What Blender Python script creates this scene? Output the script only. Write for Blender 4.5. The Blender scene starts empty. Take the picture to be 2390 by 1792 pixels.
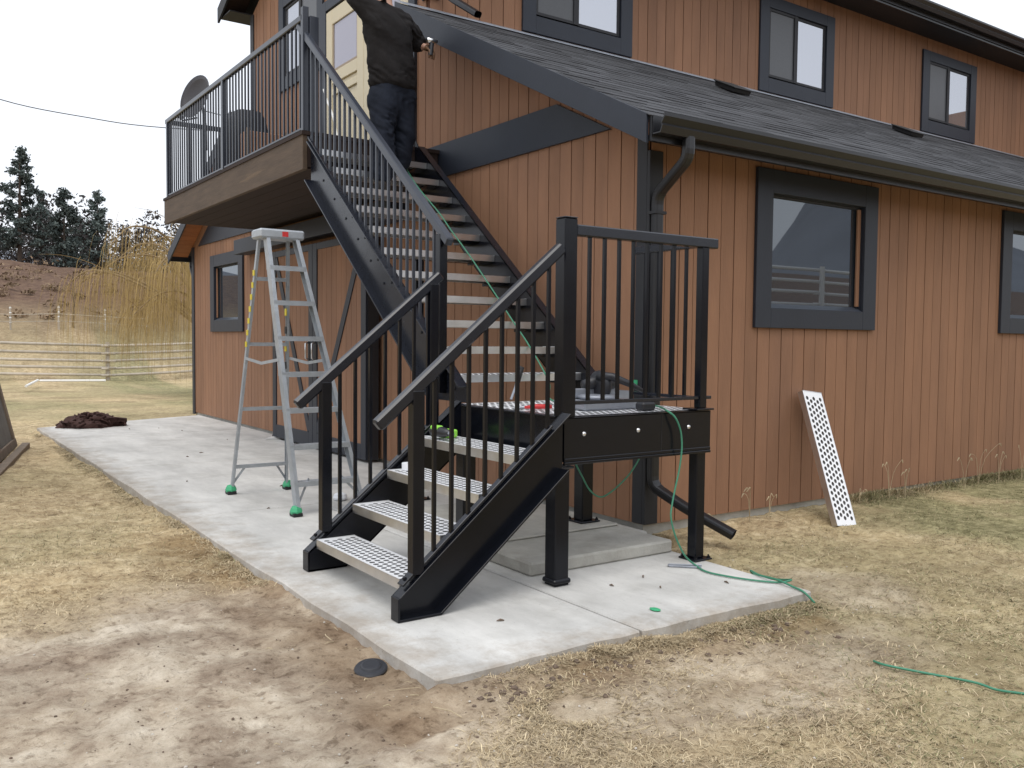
import bpy, bmesh, math, random
import numpy as np
from mathutils import Vector, Matrix
random.seed(7); rng = np.random.default_rng(7)
scene = bpy.context.scene
col = scene.collection

# ------------------------------------------------------------------ camera
yaw, pitch, roll = math.radians(55.186), math.radians(2.798), math.radians(-0.529)
CAM = Vector((-4.480, -4.743, 1.365))
fwd = Vector((math.cos(yaw)*math.cos(pitch), math.sin(yaw)*math.cos(pitch), -math.sin(pitch)))
rt = Vector((math.sin(yaw), -math.cos(yaw), 0)); dn = fwd.cross(rt)
r2 = rt*math.cos(roll) + dn*math.sin(roll); d2 = dn*math.cos(roll) - rt*math.sin(roll)
cd = bpy.data.cameras.new('camera'); cam = bpy.data.objects.new('camera', cd); col.objects.link(cam)
cd.sensor_width = 36; cd.lens = 36*2090.56/2390; cd.clip_end = 3000; cd.clip_start = 0.05
M = Matrix((( r2.x, -d2.x, -fwd.x, CAM.x), (r2.y, -d2.y, -fwd.y, CAM.y), (r2.z, -d2.z, -fwd.z, CAM.z), (0,0,0,1)))
cam.matrix_world = M
scene.camera = cam

# ------------------------------------------------------------------ world, sun, exposure
w = bpy.data.worlds.new('World'); scene.world = w; w.use_nodes = True
nt = w.node_tree; nt.nodes.clear()
SUN_EL, SUN_AZ = math.radians(64), math.radians(222)     # azimuth measured from +x towards +y: behind the photographer's left
sky = nt.nodes.new('ShaderNodeTexSky'); sky.sky_type = 'NISHITA'; sky.sun_disc = False
sky.sun_elevation = SUN_EL; sky.sun_rotation = math.pi/2 - SUN_AZ; sky.dust_density = 4; sky.air_density = 1.5
mix = nt.nodes.new('ShaderNodeMixRGB'); mix.inputs[0].default_value = 0.85
mix.inputs[2].default_value = (10.4, 10.8, 11.6, 1)      # even cloud cover
bg = nt.nodes.new('ShaderNodeBackground'); bg.inputs[1].default_value = 0.1
out = nt.nodes.new('ShaderNodeOutputWorld')
nt.links.new(sky.outputs[0], mix.inputs[1]); nt.links.new(mix.outputs[0], bg.inputs[0]); nt.links.new(bg.outputs[0], out.inputs[0])
sd = bpy.data.lights.new('sun', 'SUN'); sd.energy = 1.4; sd.angle = math.radians(38); sd.color = (1, .97, .92)
so = bpy.data.objects.new('sun', sd); col.objects.link(so)
sv = Vector((math.cos(SUN_AZ)*math.cos(SUN_EL), math.sin(SUN_AZ)*math.cos(SUN_EL), math.sin(SUN_EL)))
so.rotation_euler = sv.to_track_quat('Z', 'Y').to_euler(); so.location = (-8, -8, 12)
vs = scene.view_settings; vs.view_transform = 'Standard'; vs.look = 'None'; vs.exposure = 0.24; vs.gamma = 1; vs.use_curve_mapping = False

# ------------------------------------------------------------------ materials
MATS = {}
def mat(name, base=(.5,.5,.5), rough=.6, metal=0, spec=.5, var=0, vscale=6, bump=0, bscale=40, stretch=(1,1,1), obvar=0, attr=None, c2=None, rvar=0, cscale=None, contrast=(.35,.65)):
    m = bpy.data.materials.new(name); m.use_nodes = True; t = m.node_tree; b = t.nodes['Principled BSDF']
    b.inputs['Roughness'].default_value = rough; b.inputs['Metallic'].default_value = metal; b.inputs['Specular IOR Level'].default_value = spec
    N, L = t.nodes.new, t.links.new
    tc = N('ShaderNodeTexCoord'); mp = N('ShaderNodeMapping'); mp.inputs['Scale'].default_value = stretch
    L(tc.outputs['Object'], mp.inputs[0])
    if attr:
        a = N('ShaderNodeAttribute'); a.attribute_name = attr; cur = a.outputs['Color']
    else:
        rg = N('ShaderNodeRGB'); rg.outputs[0].default_value = (*base, 1); cur = rg.outputs[0]
    if c2:
        n = N('ShaderNodeTexNoise'); n.inputs['Scale'].default_value = cscale or vscale; n.inputs['Detail'].default_value = 6; n.inputs['Roughness'].default_value = .62
        L(mp.outputs[0], n.inputs[0]); r = N('ShaderNodeValToRGB'); r.color_ramp.elements[0].position = contrast[0]; r.color_ramp.elements[1].position = contrast[1]
        L(n.outputs[0], r.inputs[0]); x = N('ShaderNodeMixRGB'); L(r.outputs[0], x.inputs[0]); L(cur, x.inputs[1]); x.inputs[2].default_value = (*c2, 1); cur = x.outputs[0]
    if var:
        n = N('ShaderNodeTexNoise'); n.inputs['Scale'].default_value = vscale; n.inputs['Detail'].default_value = 8; n.inputs['Roughness'].default_value = .65
        L(mp.outputs[0], n.inputs[0]); mr = N('ShaderNodeMapRange'); mr.inputs[1].default_value = .25; mr.inputs[2].default_value = .75
        mr.inputs[3].default_value = 1-var; mr.inputs[4].default_value = 1+var; L(n.outputs[0], mr.inputs[0])
        x = N('ShaderNodeMixRGB'); x.blend_type = 'MULTIPLY'; x.inputs[0].default_value = 1; L(cur, x.inputs[1]); L(mr.outputs[0], x.inputs[2]); cur = x.outputs[0]
    if obvar:
        o = N('ShaderNodeObjectInfo'); mr = N('ShaderNodeMapRange'); mr.inputs[3].default_value = 1-obvar; mr.inputs[4].default_value = 1+obvar
        L(o.outputs['Random'], mr.inputs[0]); x = N('ShaderNodeMixRGB'); x.blend_type = 'MULTIPLY'; x.inputs[0].default_value = 1
        L(cur, x.inputs[1]); L(mr.outputs[0], x.inputs[2]); cur = x.outputs[0]
    L(cur, b.inputs['Base Color'])
    if rvar:
        n = N('ShaderNodeTexNoise'); n.inputs['Scale'].default_value = 9; n.inputs['Detail'].default_value = 5; L(mp.outputs[0], n.inputs[0])
        mr = N('ShaderNodeMapRange'); mr.inputs[3].default_value = rough-rvar; mr.inputs[4].default_value = rough+rvar; L(n.outputs[0], mr.inputs[0]); L(mr.outputs[0], b.inputs['Roughness'])
    if bump:
        n = N('ShaderNodeTexNoise'); n.inputs['Scale'].default_value = bscale; n.inputs['Detail'].default_value = 5; L(mp.outputs[0], n.inputs[0])
        bp = N('ShaderNodeBump'); bp.inputs['Strength'].default_value = bump; bp.inputs['Distance'].default_value = .01; L(n.outputs[0], bp.inputs['Height']); L(bp.outputs[0], b.inputs['Normal'])
    MATS[name] = m
    return m
SIDING = (.285, .152, .089)
mat('siding', SIDING, .75, var=.13, vscale=5, bump=.3, bscale=60, stretch=(1,1,.22), obvar=.06, spec=.3, c2=(.235,.128,.080), cscale=1.1, contrast=(.42,.75))
mat('siding_back', (.085,.036,.020), .85, spec=.2)
mat('trim', (.020,.025,.037), .50, var=.10, vscale=4, bump=.08, bscale=50, spec=.4)
mat('trim_sky_lit', (.060,.070,.088), .3, var=.1, vscale=8)  # same trim paint made lighter, sky light on the sill put into the colour
mat('trim_dark', (.017,.018,.022), .6, var=.1, vscale=4)
mat('steel', (.0042,.0050,.0082), .22, var=.2, vscale=7, spec=.30, rvar=.06, bump=.015, bscale=300)
mat('steel_sheen', (.0085,.0105,.0170), .26, var=.15, vscale=7, spec=.5, rvar=.06)  # lighter, bluer copy of the black steel, sky sheen painted into the base
mat('deck_rail', (.026,.031,.044), .28, var=.1, vscale=5, spec=.5)
mat('alu', (.86,.87,.89), .45, metal=.25, var=.05, vscale=14, rvar=.06)
mat('tread_hole_shade', (.16,.16,.165), .6, metal=.3)  # hole walls darker than the plate, shade inside the holes painted in
mat('alu_edge', (.68,.69,.70), .36, metal=1, var=.16, vscale=5, rvar=.12)
mat('ladder', (.42,.45,.48), .48, metal=.55, var=.16, vscale=11, rvar=.1)
mat('bolt', (.7,.7,.7), .3, metal=1)
mat('concrete', (.570,.562,.537), .85, var=.13, vscale=1.6, bump=.18, bscale=90, c2=(.40,.39,.36), cscale=2.2, contrast=(.50,.86), spec=.25)
_m = MATS['concrete']; _t = _m.node_tree; _b = _t.nodes['Principled BSDF']; _src = _b.inputs['Base Color'].links[0].from_socket
def _n(k, **kw):
    q = _t.nodes.new(k)
    for a_, v_ in kw.items(): q.inputs[a_].default_value = v_
    return q
_tc = _n('ShaderNodeTexCoord'); _sx = _n('ShaderNodeSeparateXYZ'); _t.links.new(_tc.outputs['Object'], _sx.inputs[0])
_ex = _n('ShaderNodeMapRange'); _t.links.new(_sx.outputs[0], _ex.inputs[0]); _ex.inputs[1].default_value = -.78; _ex.inputs[2].default_value = -1.2
_ey = _n('ShaderNodeMapRange'); _t.links.new(_sx.outputs[1], _ey.inputs[0]); _ey.inputs[1].default_value = -5.35; _ey.inputs[2].default_value = -5.70
_mx = _n('ShaderNodeMath'); _mx.operation = 'MAXIMUM'; _t.links.new(_ex.outputs[0], _mx.inputs[0]); _t.links.new(_ey.outputs[0], _mx.inputs[1])
_no = _n('ShaderNodeTexNoise', Scale=5.5, Detail=9, Roughness=.72); _t.links.new(_tc.outputs['Object'], _no.inputs[0])
_ad = _n('ShaderNodeMath'); _ad.operation = 'MULTIPLY_ADD'; _t.links.new(_mx.outputs[0], _ad.inputs[0]); _ad.inputs[1].default_value = .30; _t.links.new(_no.outputs[0], _ad.inputs[2])
_rp = _n('ShaderNodeMapRange'); _rp.inputs[1].default_value = .60; _rp.inputs[2].default_value = .86; _rp.inputs[4].default_value = .62; _t.links.new(_ad.outputs[0], _rp.inputs[0])
_x = _t.nodes.new('ShaderNodeMixRGB'); _x.inputs[2].default_value = (.31,.255,.195,1); _t.links.new(_rp.outputs[0], _x.inputs[0]); _t.links.new(_src, _x.inputs[1])
_mp = _n('ShaderNodeMapping'); _mp.inputs['Scale'].default_value = (1.6, .5, 1); _mp.inputs['Rotation'].default_value = (0, 0, .6); _t.links.new(_tc.outputs['Object'], _mp.inputs[0])
_n2 = _n('ShaderNodeTexNoise', Scale=1.5, Detail=8, Roughness=.7); _t.links.new(_mp.outputs[0], _n2.inputs[0])
_r2 = _n('ShaderNodeMapRange'); _r2.inputs[1].default_value = .36; _r2.inputs[2].default_value = .62; _r2.inputs[3].default_value = .80; _r2.inputs[4].default_value = 1.05; _t.links.new(_n2.outputs[0], _r2.inputs[0])
_n3 = _n('ShaderNodeTexNoise', Scale=55.0, Detail=3, Roughness=.6); _t.links.new(_tc.outputs['Object'], _n3.inputs[0])
_r3 = _n('ShaderNodeMapRange'); _r3.inputs[1].default_value = .24; _r3.inputs[2].default_value = .36; _r3.inputs[3].default_value = .62; _r3.inputs[4].default_value = 1.0; _t.links.new(_n3.outputs[0], _r3.inputs[0])
_mm = _n('ShaderNodeMath'); _mm.operation = 'MULTIPLY'; _t.links.new(_r2.outputs[0], _mm.inputs[0]); _t.links.new(_r3.outputs[0], _mm.inputs[1])
_y = _t.nodes.new('ShaderNodeMixRGB'); _y.blend_type = 'MULTIPLY'; _y.inputs[0].default_value = 1; _t.links.new(_x.outputs[0], _y.inputs[1]); _t.links.new(_mm.outputs[0], _y.inputs[2])
_t.links.new(_y.outputs[0], _b.inputs['Base Color'])
mat('concrete_old', (.42,.41,.375), .9, var=.22, vscale=3, bump=.3, bscale=60, c2=(.31,.295,.26), cscale=5, contrast=(.45,.8), spec=.2)
mat('shingle', attr='Col', rough=.9, var=.18, vscale=38, bump=.5, bscale=180, spec=.25)
mat('shingle_plain', (.062,.062,.066), .9, var=.3, vscale=30, spec=.25)
mat('gutter', (.0095,.0100,.0125), .36, var=.1, vscale=4)
mat('cedar', (.34,.125,.045), .6, var=.25, vscale=7, stretch=(1,8,1), obvar=.1)
mat('deckwood', (.086,.058,.038), .75, var=.32, vscale=5, stretch=(3,.35,3), bump=.2, bscale=30, c2=(.19,.125,.072), cscale=2.4, contrast=(.60,.86))
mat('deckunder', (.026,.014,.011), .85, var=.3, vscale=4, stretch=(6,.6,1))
mat('cream', (.60,.53,.37), .5, var=.03)
mat('cream_dark', (.32,.25,.18), .6)
mat('white', (.78,.78,.76), .5)
mat('paper', (.76,.78,.82), .7)
mat('wood_old', (.20,.155,.115), .85, var=.3, vscale=6, stretch=(1,1,.3))
mat('grey_panel', (.15,.145,.135), .8, var=.3, vscale=5)
mat('brown_pile', (.050,.022,.018), .9, var=.4, vscale=25)
mat('fence_wood', (.46,.41,.34), .85, var=.2, vscale=4, obvar=.12)
mat('rubber', (.012,.012,.013), .6)
mat('plastic_blk', (.020,.021,.026), .42, var=.2, vscale=20)
mat('green_cord', (.05,.22,.135), .5)
mat('green_tape', (.05,.36,.17), .6)
mat('lime', (.30,.72,.08), .45)
mat('red', (.55,.03,.03), .45)
mat('yellow', (.62,.50,.03), .5)
mat('tool_grey', (.30,.32,.36), .4, metal=.4, var=.15, vscale=12)
mat('dish', (.040,.037,.042), .5)
mat('cover', (.010,.010,.012), .7)
mat('bark', (.075,.055,.042), .9, var=.3, vscale=8)
mat('willow_bark', (.25,.18,.10), .9, var=.25, vscale=8)
mat('needles', attr='Col', rough=.8, spec=.15)
mat('twig', attr='Col', rough=.85, spec=.15)
mat('blade', attr='Col', rough=.8, spec=.15)
mat('litter', (.46,.38,.25), .8, var=.25, vscale=60, obvar=.1)
mat('pebble', (.50,.46,.40), .8, var=.2, vscale=40)
mat('clod', (.135,.098,.072), .95, var=.35, vscale=40)
mat('hillmat', (.17,.185,.215), .95, var=.3, vscale=.02)  # pale blue-grey, distance haze mixed into the hill colour
mat('jacket', (.013,.0115,.0118), .85, spec=.2, var=.35, vscale=14, bump=.4, bscale=25)
mat('jeans', (.0125,.016,.026), .85, spec=.2, var=.35, vscale=12, bump=.3, bscale=30)
mat('skin', (.42,.24,.17), .55)
mat('glove', (.13,.065,.03), .6, var=.3, vscale=20)
mat('boot', (.020,.015,.012), .6)
mat('pane_dark', (.030,.033,.037), .06, spec=.5)
mat('screen', (.085,.090,.098), .38, var=.1, vscale=40)
def glass(name, base, refl, ior):
    m = bpy.data.materials.new(name); m.use_nodes = True; t = m.node_tree; t.nodes.clear(); N, L = t.nodes.new, t.links.new
    d = N('ShaderNodeBsdfDiffuse'); d.inputs[0].default_value = (*base, 1); g = N('ShaderNodeBsdfGlossy'); g.inputs[0].default_value = (*refl, 1); g.inputs[1].default_value = .012
    f = N('ShaderNodeFresnel'); f.inputs[0].default_value = ior; x = N('ShaderNodeMixShader'); o = N('ShaderNodeOutputMaterial')
    L(f.outputs[0], x.inputs[0]); L(d.outputs[0], x.inputs[1]); L(g.outputs[0], x.inputs[2]); L(x.outputs[0], o.inputs[0]); MATS[name] = m
glass('glass_lower', (.030,.035,.043), (.88,.94,1), 2.15)
glass('glass_upper', (.16,.165,.18), (.92,.94,1), 5.5)
glass('glass_door', (.30,.29,.33), (.9,.9,1), 2.0)

# ------------------------------------------------------------------ mesh helpers
class MB:
    def __init__(s): s.v = []; s.f = []; s.c = None
    def add(s, vs, fs, c=None):
        o = len(s.v); s.v += [tuple(p) for p in vs]; s.f += [tuple(i+o for i in f) for f in fs]
        if c is not None:
            if s.c is None: s.c = []
            s.c += [c]*len(vs)
        return s
    def box(s, x0, x1, y0, y1, z0, z1):
        return s.add([(x0,y0,z0),(x1,y0,z0),(x1,y1,z0),(x0,y1,z0),(x0,y0,z1),(x1,y0,z1),(x1,y1,z1),(x0,y1,z1)],
                     [(3,2,1,0),(4,5,6,7),(0,1,5,4),(1,2,6,5),(2,3,7,6),(3,0,4,7)])
    def prism(s, poly, d):           # poly: list of 3-D points (planar), extruded by vector d
        n = len(poly); P = [Vector(p) for p in poly]; d = Vector(d)
        nrm = Vector((0,0,0))
        for i in range(n): nrm += P[i].cross(P[(i+1)%n])
        if nrm.dot(d) > 0: P.reverse()
        return s.add(P + [p+d for p in P], [tuple(range(n)), tuple(range(2*n-1, n-1, -1))] + [(i, n+i, n+(i+1)%n, (i+1)%n)[::-1] for i in range(n)][::1])
    def bar(s, a, b, wx, wz, up=(0,0,1), c=None):   # rectangular bar from a to b
        a, b = Vector(a), Vector(b); t = (b-a).normalized(); up = Vector(up)
        if abs(t.dot(up)) > .98: up = Vector((1,0,0))
        sx = t.cross(up).normalized(); sz = sx.cross(t).normalized(); vs = []
        for p in (a, b):
            for i, j in ((-1,-1),(1,-1),(1,1),(-1,1)): vs.append(p + sx*(i*wx/2) + sz*(j*wz/2))
        return s.add(vs, [(0,1,2,3),(7,6,5,4),(0,4,5,1),(1,5,6,2),(2,6,7,3),(3,7,4,0)], c)
    def tube(s, pts, r, n=8, c=None, cap=True):
        pts = [Vector(p) for p in pts]; rs = r if isinstance(r, (list, tuple)) else [r]*len(pts); vs = []; prev = None
        for i, p in enumerate(pts):
            t = (pts[min(i+1, len(pts)-1)] - pts[max(i-1, 0)])
            if t.length < 1e-9: t = Vector((0,0,1))
            t.normalize()
            if prev is None: u = t.orthogonal().normalized()
            else:
                u = prev - t*prev.dot(t)
                u = u.normalized() if u.length > 1e-6 else t.orthogonal().normalized()
            prev = u; v = t.cross(u)
            for k in range(n):
                a = 2*math.pi*k/n; vs.append(p + (u*math.cos(a) + v*math.sin(a))*rs[i])
        fs = [(i*n+k, i*n+(k+1)%n, (i+1)*n+(k+1)%n, (i+1)*n+k) for i in range(len(pts)-1) for k in range(n)]
        if cap: fs += [tuple(range(n-1, -1, -1)), tuple((len(pts)-1)*n+k for k in range(n))]
        return s.add(vs, fs, c)
    def lathe(s, prof, c=(0,0,0), n=20, axis=(0,0,1), sx=1):
        q = Vector((0,0,1)).rotation_difference(Vector(axis)); c = Vector(c); vs = []
        for r, z in prof:
            for k in range(n):
                a = 2*math.pi*k/n; vs.append(c + q @ Vector((r*math.cos(a)*sx, r*math.sin(a), z)))
        fs = [(i*n+k, i*n+(k+1)%n, (i+1)*n+(k+1)%n, (i+1)*n+k) for i in range(len(prof)-1) for k in range(n)]
        fs += [tuple(range(n-1,-1,-1)), tuple((len(prof)-1)*n+k for k in range(n))]
        return s.add(vs, fs)
    def mesh(s, name, m, bevel=0, smooth=False):
        me = bpy.data.meshes.new(name); me.from_pydata(s.v, [], s.f); me.materials.append(MATS[m])
        if s.c is not None and len(s.c) == len(s.v):
            a = me.color_attributes.new('Col', 'FLOAT_COLOR', 'POINT'); a.data.foreach_set('color', np.array([(*c, 1) for c in s.c], np.float32).ravel())
        if bevel or True:
            bm = bmesh.new(); bm.from_mesh(me)
            if s.c is None: bmesh.ops.recalc_face_normals(bm, faces=bm.faces)
            if bevel:
                es = [e for e in bm.edges if len(e.link_faces) == 2 and e.calc_face_angle(0) > .6]
                bmesh.ops.bevel(bm, geom=es, offset=bevel, segments=1, affect='EDGES', clamp_overlap=True)
            bm.to_mesh(me); bm.free()
        if smooth:
            me.polygons.foreach_set('use_smooth', [True]*len(me.polygons))
        return me
    def build(s, name, m, parent=None, bevel=0, smooth=False, loc=None):
        o = origin(parent) if parent is not None else Vector(loc or (0,0,0))
        s.v = [(a-o.x, b-o.y, c-o.z) for a, b, c in s.v]
        ob = bpy.data.objects.new(name, s.mesh(name, m, bevel, smooth)); col.objects.link(ob)
        if parent is not None: ob.parent = parent
        else: ob.location = o
        return ob
def origin(o):
    v = Vector((0,0,0))
    while o is not None: v = v + o.location; o = o.parent
    return v
def inst(name, me, parent, wloc, rot=None, scale=None):
    ob = bpy.data.objects.new(name, me); col.objects.link(ob); ob.parent = parent
    ob.location = Vector(wloc) - (origin(parent) if parent is not None else Vector((0,0,0)))
    if rot is not None: ob.rotation_euler = rot
    if scale is not None: ob.scale = scale
    return ob
def tag(o, label, cat, group=None):
    o['label'] = label; o['category'] = cat
    if group: o['group'] = group
    return o
def thing(name, loc, label, cat, group=None):
    o = bpy.data.objects.new(name, None); col.objects.link(o); o.location = loc; o.empty_display_size = .2
    return tag(o, label, cat, group)
def struct(o): o['kind'] = 'structure'; return o
def stuff(o, label=None, cat=None):
    o['kind'] = 'stuff'
    if label: tag(o, label, cat)
    return o
def np_mesh(name, m, V, F, C=None, smooth=False):     # big meshes through numpy: V (n,3), F list of (k,3|4) arrays
    me = bpy.data.meshes.new(name); me.vertices.add(len(V)); me.vertices.foreach_set('co', np.asarray(V, np.float32).ravel())
    loops = np.concatenate([f.ravel() for f in F]).astype(np.int32)
    tot = np.concatenate([np.full(len(f), f.shape[1], np.int32) for f in F]); st = np.concatenate([[0], np.cumsum(tot)[:-1]]).astype(np.int32)
    me.loops.add(len(loops)); me.loops.foreach_set('vertex_index', loops); me.polygons.add(len(tot)); me.polygons.foreach_set('loop_start', st)
    if C is not None:
        a = me.color_attributes.new('Col', 'FLOAT_COLOR', 'POINT'); a.data.foreach_set('color', np.concatenate([C, np.ones((len(C),1))], 1).astype(np.float32).ravel())
    if smooth: me.polygons.foreach_set('use_smooth', np.ones(len(tot), bool))
    me.materials.append(MATS[m]); me.update(); me.validate()
    return me
def np_obj(name, me, parent=None):
    o = bpy.data.objects.new(name, me); col.objects.link(o)
    if parent is not None: o.parent = parent; o.location = -origin(parent)
    return o

# value noise
_T = rng.random((256, 256))
def vnoise(x, y):
    xi = np.floor(x).astype(int); yi = np.floor(y).astype(int); fx = x-xi; fy = y-yi; fx = fx*fx*(3-2*fx); fy = fy*fy*(3-2*fy)
    g = lambda i, j: _T[i % 256, j % 256]
    return (g(xi,yi)*(1-fx)+g(xi+1,yi)*fx)*(1-fy) + (g(xi,yi+1)*(1-fx)+g(xi+1,yi+1)*fx)*fy
def fbm(x, y, o=4):
    s = 0; a = .5; n = 0
    for k in range(o): s = s + a*vnoise(x*2**k+17*k, y*2**k+31*k); n += a; a *= .5
    return s/n
def sstep(a, b, x): t = np.clip((x-a)/(b-a), 0, 1); return t*t*(3-2*t)

# ------------------------------------------------------------------ ground
PX0, PX1, PY0 = -2.70, -0.30, -1.67
_py = [-400,-60,-16,-12.5,-8.5,-6,13,24,32,37,46,56,75,120,400,900]
_pz = [30, 9, 2.9, 2.15, .25, -.06,-.10,-.3,-.3,1.5,4.0,5.75,6.3,8,22,40]
def height(x, y):
    x = np.asarray(x, float); y = np.asarray(y, float)
    h = np.interp(y, _py, _pz)
    near = (1-sstep(8, 20, np.abs(y)))*(1-sstep(12, 30, np.abs(x)))
    h = h + near*(.125*sstep(1.3, 3.8, x)*(1-sstep(1.5, 5, -y)))           # ground climbs along the long wall
    h = h + near*(.030*sstep(-2.75, -3.6, x)*sstep(-2.5, .5, y))
    h = h + near*(.050*(fbm(x*.9+3, y*.9)-.5) + .034*(fbm(x*4.5, y*4.5+9, 3)-.5) + .046*(fbm(x*13, y*13, 3)-.5))
    dl = np.where((y > PY0-.1) & (y < 11), np.clip(PX0-x, 0, 9), 9); dfr = np.where((x > PX0-.1) & (x < PX1+.1) & (y < PY0+.02), np.clip(PY0-y, 0, 9), 9)
    hb = h + .055*np.exp(-dl/.16)*fbm(x*1.7, y*1.7+2)*1.4*(.35+.65*sstep(-1.4, 1.2, y)) + .040*np.exp(-dfr/.12)*fbm(x*2.1+4, y*2.1)*1.2*(1-.75*sstep(-2.2, -.9, x))
    cl_ = -.010 - .050*sstep(-2.3, -1.0, x)*(y < PY0) + .018*(fbm(x*5, y*5, 2)-.5)
    h = np.where((dl < .5) | (dfr < .5), np.minimum(hb, np.maximum(cl_, h*0+cl_)), hb)
    far = 1-near
    h = h + far*(.5*(fbm(x*.12, y*.12)-.5) + .16*(fbm(x*.6, y*.6)-.5))*np.clip((np.abs(y)-14)/20, .15, 3)
    h = h + .9*(1-sstep(25, 60, np.abs(x-6)))*0
    # keep soil below the slab and the building
    ins = (x > PX0+.05) & (x < PX1-.05) & (y > PY0+.05) & (y < 11.2)
    ins |= (x > .04) & (y > .04) & (y < 11.5) & (x < 14)
    ins |= (x > -.4) & (x < .1) & (y > -.4) & (y < 11.2)
    return np.where(ins, -.16, h)
def dirt_mask(x, y):
    # bare soil in front of the slab's near corner and along its edges
    d = np.hypot((x+3.5)/1.9, (y+1.2)/1.5)
    m = 1-sstep(.62, 1.25, d + .55*(fbm(x*1.3, y*1.3)-.5))
    d2_ = np.hypot((x+1.6)/1.6, (y+2.2)/.55); m = np.maximum(m, .72*(1-sstep(.4, 1.05, d2_ + .6*(fbm(x*2+5, y*2)-.5))))
    d3_ = np.hypot((x+3.4)/1.2, (y+3.0)/.9); m = np.maximum(m, .85*(1-sstep(.6, 1.2, d3_+.5*(fbm(x*1.7, y*1.7+3)-.5))))
    d4_ = np.hypot((x-.05)/.5, (y+1.6)/.6); m = np.maximum(m, .5*(1-sstep(.5, 1.1, d4_+.5*(fbm(x*2.7, y*2.7+3)-.5))))
    return m
def green_mask(x, y):
    g = sstep(.40, .66, fbm(x*.55+11, y*.55+4)) * .45
    g = g + .95*sstep(.9, 2.8, x)*sstep(.28, .58, fbm(x*.9, y*.9+8))*(1-sstep(0, 6, -y-.6)) + .5*np.exp(-((x-3.0)**2/1.6+(y+1.0)**2/.5))
    g = g + .45*sstep(11, 13, y)*(1-sstep(22, 34, y))*sstep(.35, .6, fbm(x*.3, y*.5))
    return np.clip(g, 0, 1)
def lines(a, b, step, lo, hi):
    mid = np.arange(a, b+1e-6, step); s = step; up = [b]; 
    while up[-1] < hi: s *= 1.16; up.append(up[-1]+s)
    s = step; dnl = [a]
    while dnl[-1] > lo: s *= 1.16; dnl.append(dnl[-1]-s)
    return np.concatenate([np.array(dnl[1:])[::-1], mid, np.array(up[1:])])
gx = lines(-6.2, 4.2, .035, -700, 700); gy = lines(-4.2, 3.2, .035, -420, 850)
GX, GY = np.meshgrid(gx, gy, indexing='ij'); GZ = height(GX, GY)
nx, ny = GX.shape; idx = np.arange(nx*ny).reshape(nx, ny)
quads = np.stack([idx[:-1,:-1], idx[1:,:-1], idx[1:,1:], idx[:-1,1:]], -1).reshape(-1, 4)
D = dirt_mask(GX, GY).ravel(); G = green_mask(GX, GY).ravel(); H = np.maximum(sstep(33, 42, GY), sstep(-8.5, -12, GY)).ravel()
def damp_mask(x, y):
    dl = np.where(y > PY0-.3, np.abs(PX0-.12-x)/.30, 9)*1.0 + np.clip(y-1.6, 0, 9)*2; dfr = np.where((x > PX0) & (x < -.5), np.abs(y-PY0+.16)/.22, 9)
    a = np.maximum(np.exp(-dl**2), .9*np.exp(-dfr**2)); a = a + .25*np.exp(-(((x+2.85)/.22)**2+((y+1.72)/.16)**2)) + .5*np.exp(-(((x+4.3)/.5)**2+((y+1.0)/.3)**2))
    return np.clip(a*(.15+1.5*fbm(x*2.6, y*2.6+5, 3)), 0, 1)
DAMP = damp_mask(GX, GY).ravel()
me = np_mesh('ground', 'clod', np.stack([GX.ravel(), GY.ravel(), GZ.ravel()], 1), [quads], np.stack([D, G, H], 1), smooth=True)
gm = bpy.data.materials.new('soil_and_straw'); gm.use_nodes = True; t = gm.node_tree; N, L = t.nodes.new, t.links.new; b = t.nodes['Principled BSDF']
b.inputs['Roughness'].default_value = .95; b.inputs['Specular IOR Level'].default_value = .15
at = N('ShaderNodeAttribute'); at.attribute_name = 'Col'; sp = N('ShaderNodeSeparateColor'); L(at.outputs['Color'], sp.inputs[0]); tc = N('ShaderNodeTexCoord')
def gnoise(sc, det=7, ro=.65, st=(1,1,1)):
    mp = N('ShaderNodeMapping'); mp.inputs['Scale'].default_value = st; L(tc.outputs['Object'], mp.inputs[0])
    n = N('ShaderNodeTexNoise'); n.inputs['Scale'].default_value = sc; n.inputs['Detail'].default_value = det; n.inputs['Roughness'].default_value = ro; L(mp.outputs[0], n.inputs[0]); return n.outputs[0]
def gramp(src, stops):
    r = N('ShaderNodeValToRGB'); el = r.color_ramp.elements
    while len(el) < len(stops): el.new(.5)
    for e, (p, c) in zip(el, stops): e.position = p; e.color = (*c, 1)
    L(src, r.inputs[0]); return r.outputs[0]
def gmix(f, a, c):
    x = N('ShaderNodeMixRGB'); L(f, x.inputs[0]); L(a, x.inputs[1]); L(c, x.inputs[2]); return x.outputs[0]
dirtc = gramp(gnoise(3.2, 12, .74), [(.31,(.165,.118,.084)),(.43,(.325,.260,.196)),(.55,(.47,.400,.312)),(.68,(.64,.57,.47))])
strawc = gramp(gnoise(8, 12, .76), [(.31,(.155,.108,.062)),(.43,(.36,.272,.162)),(.55,(.50,.40,.248)),(.68,(.66,.55,.375))])
greenc = gramp(gnoise(9, 12, .76), [(.30,(.095,.086,.044)),(.48,(.225,.205,.108)),(.68,(.42,.375,.220))])
spot = gramp(gnoise(19, 8, .74), [(.36,(.42,.38,.35)),(.47,(1,1,1)),(.62,(1,1,1)),(.78,(1.25,1.22,1.18))])
hillc = gramp(gnoise(2.6, 12, .78), [(.3,(.060,.036,.028)),(.5,(.135,.085,.060)),(.7,(.235,.160,.098))])
cur = gmix(sp.outputs[1], strawc, greenc); cur = gmix(sp.outputs[0], cur, dirtc)
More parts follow.
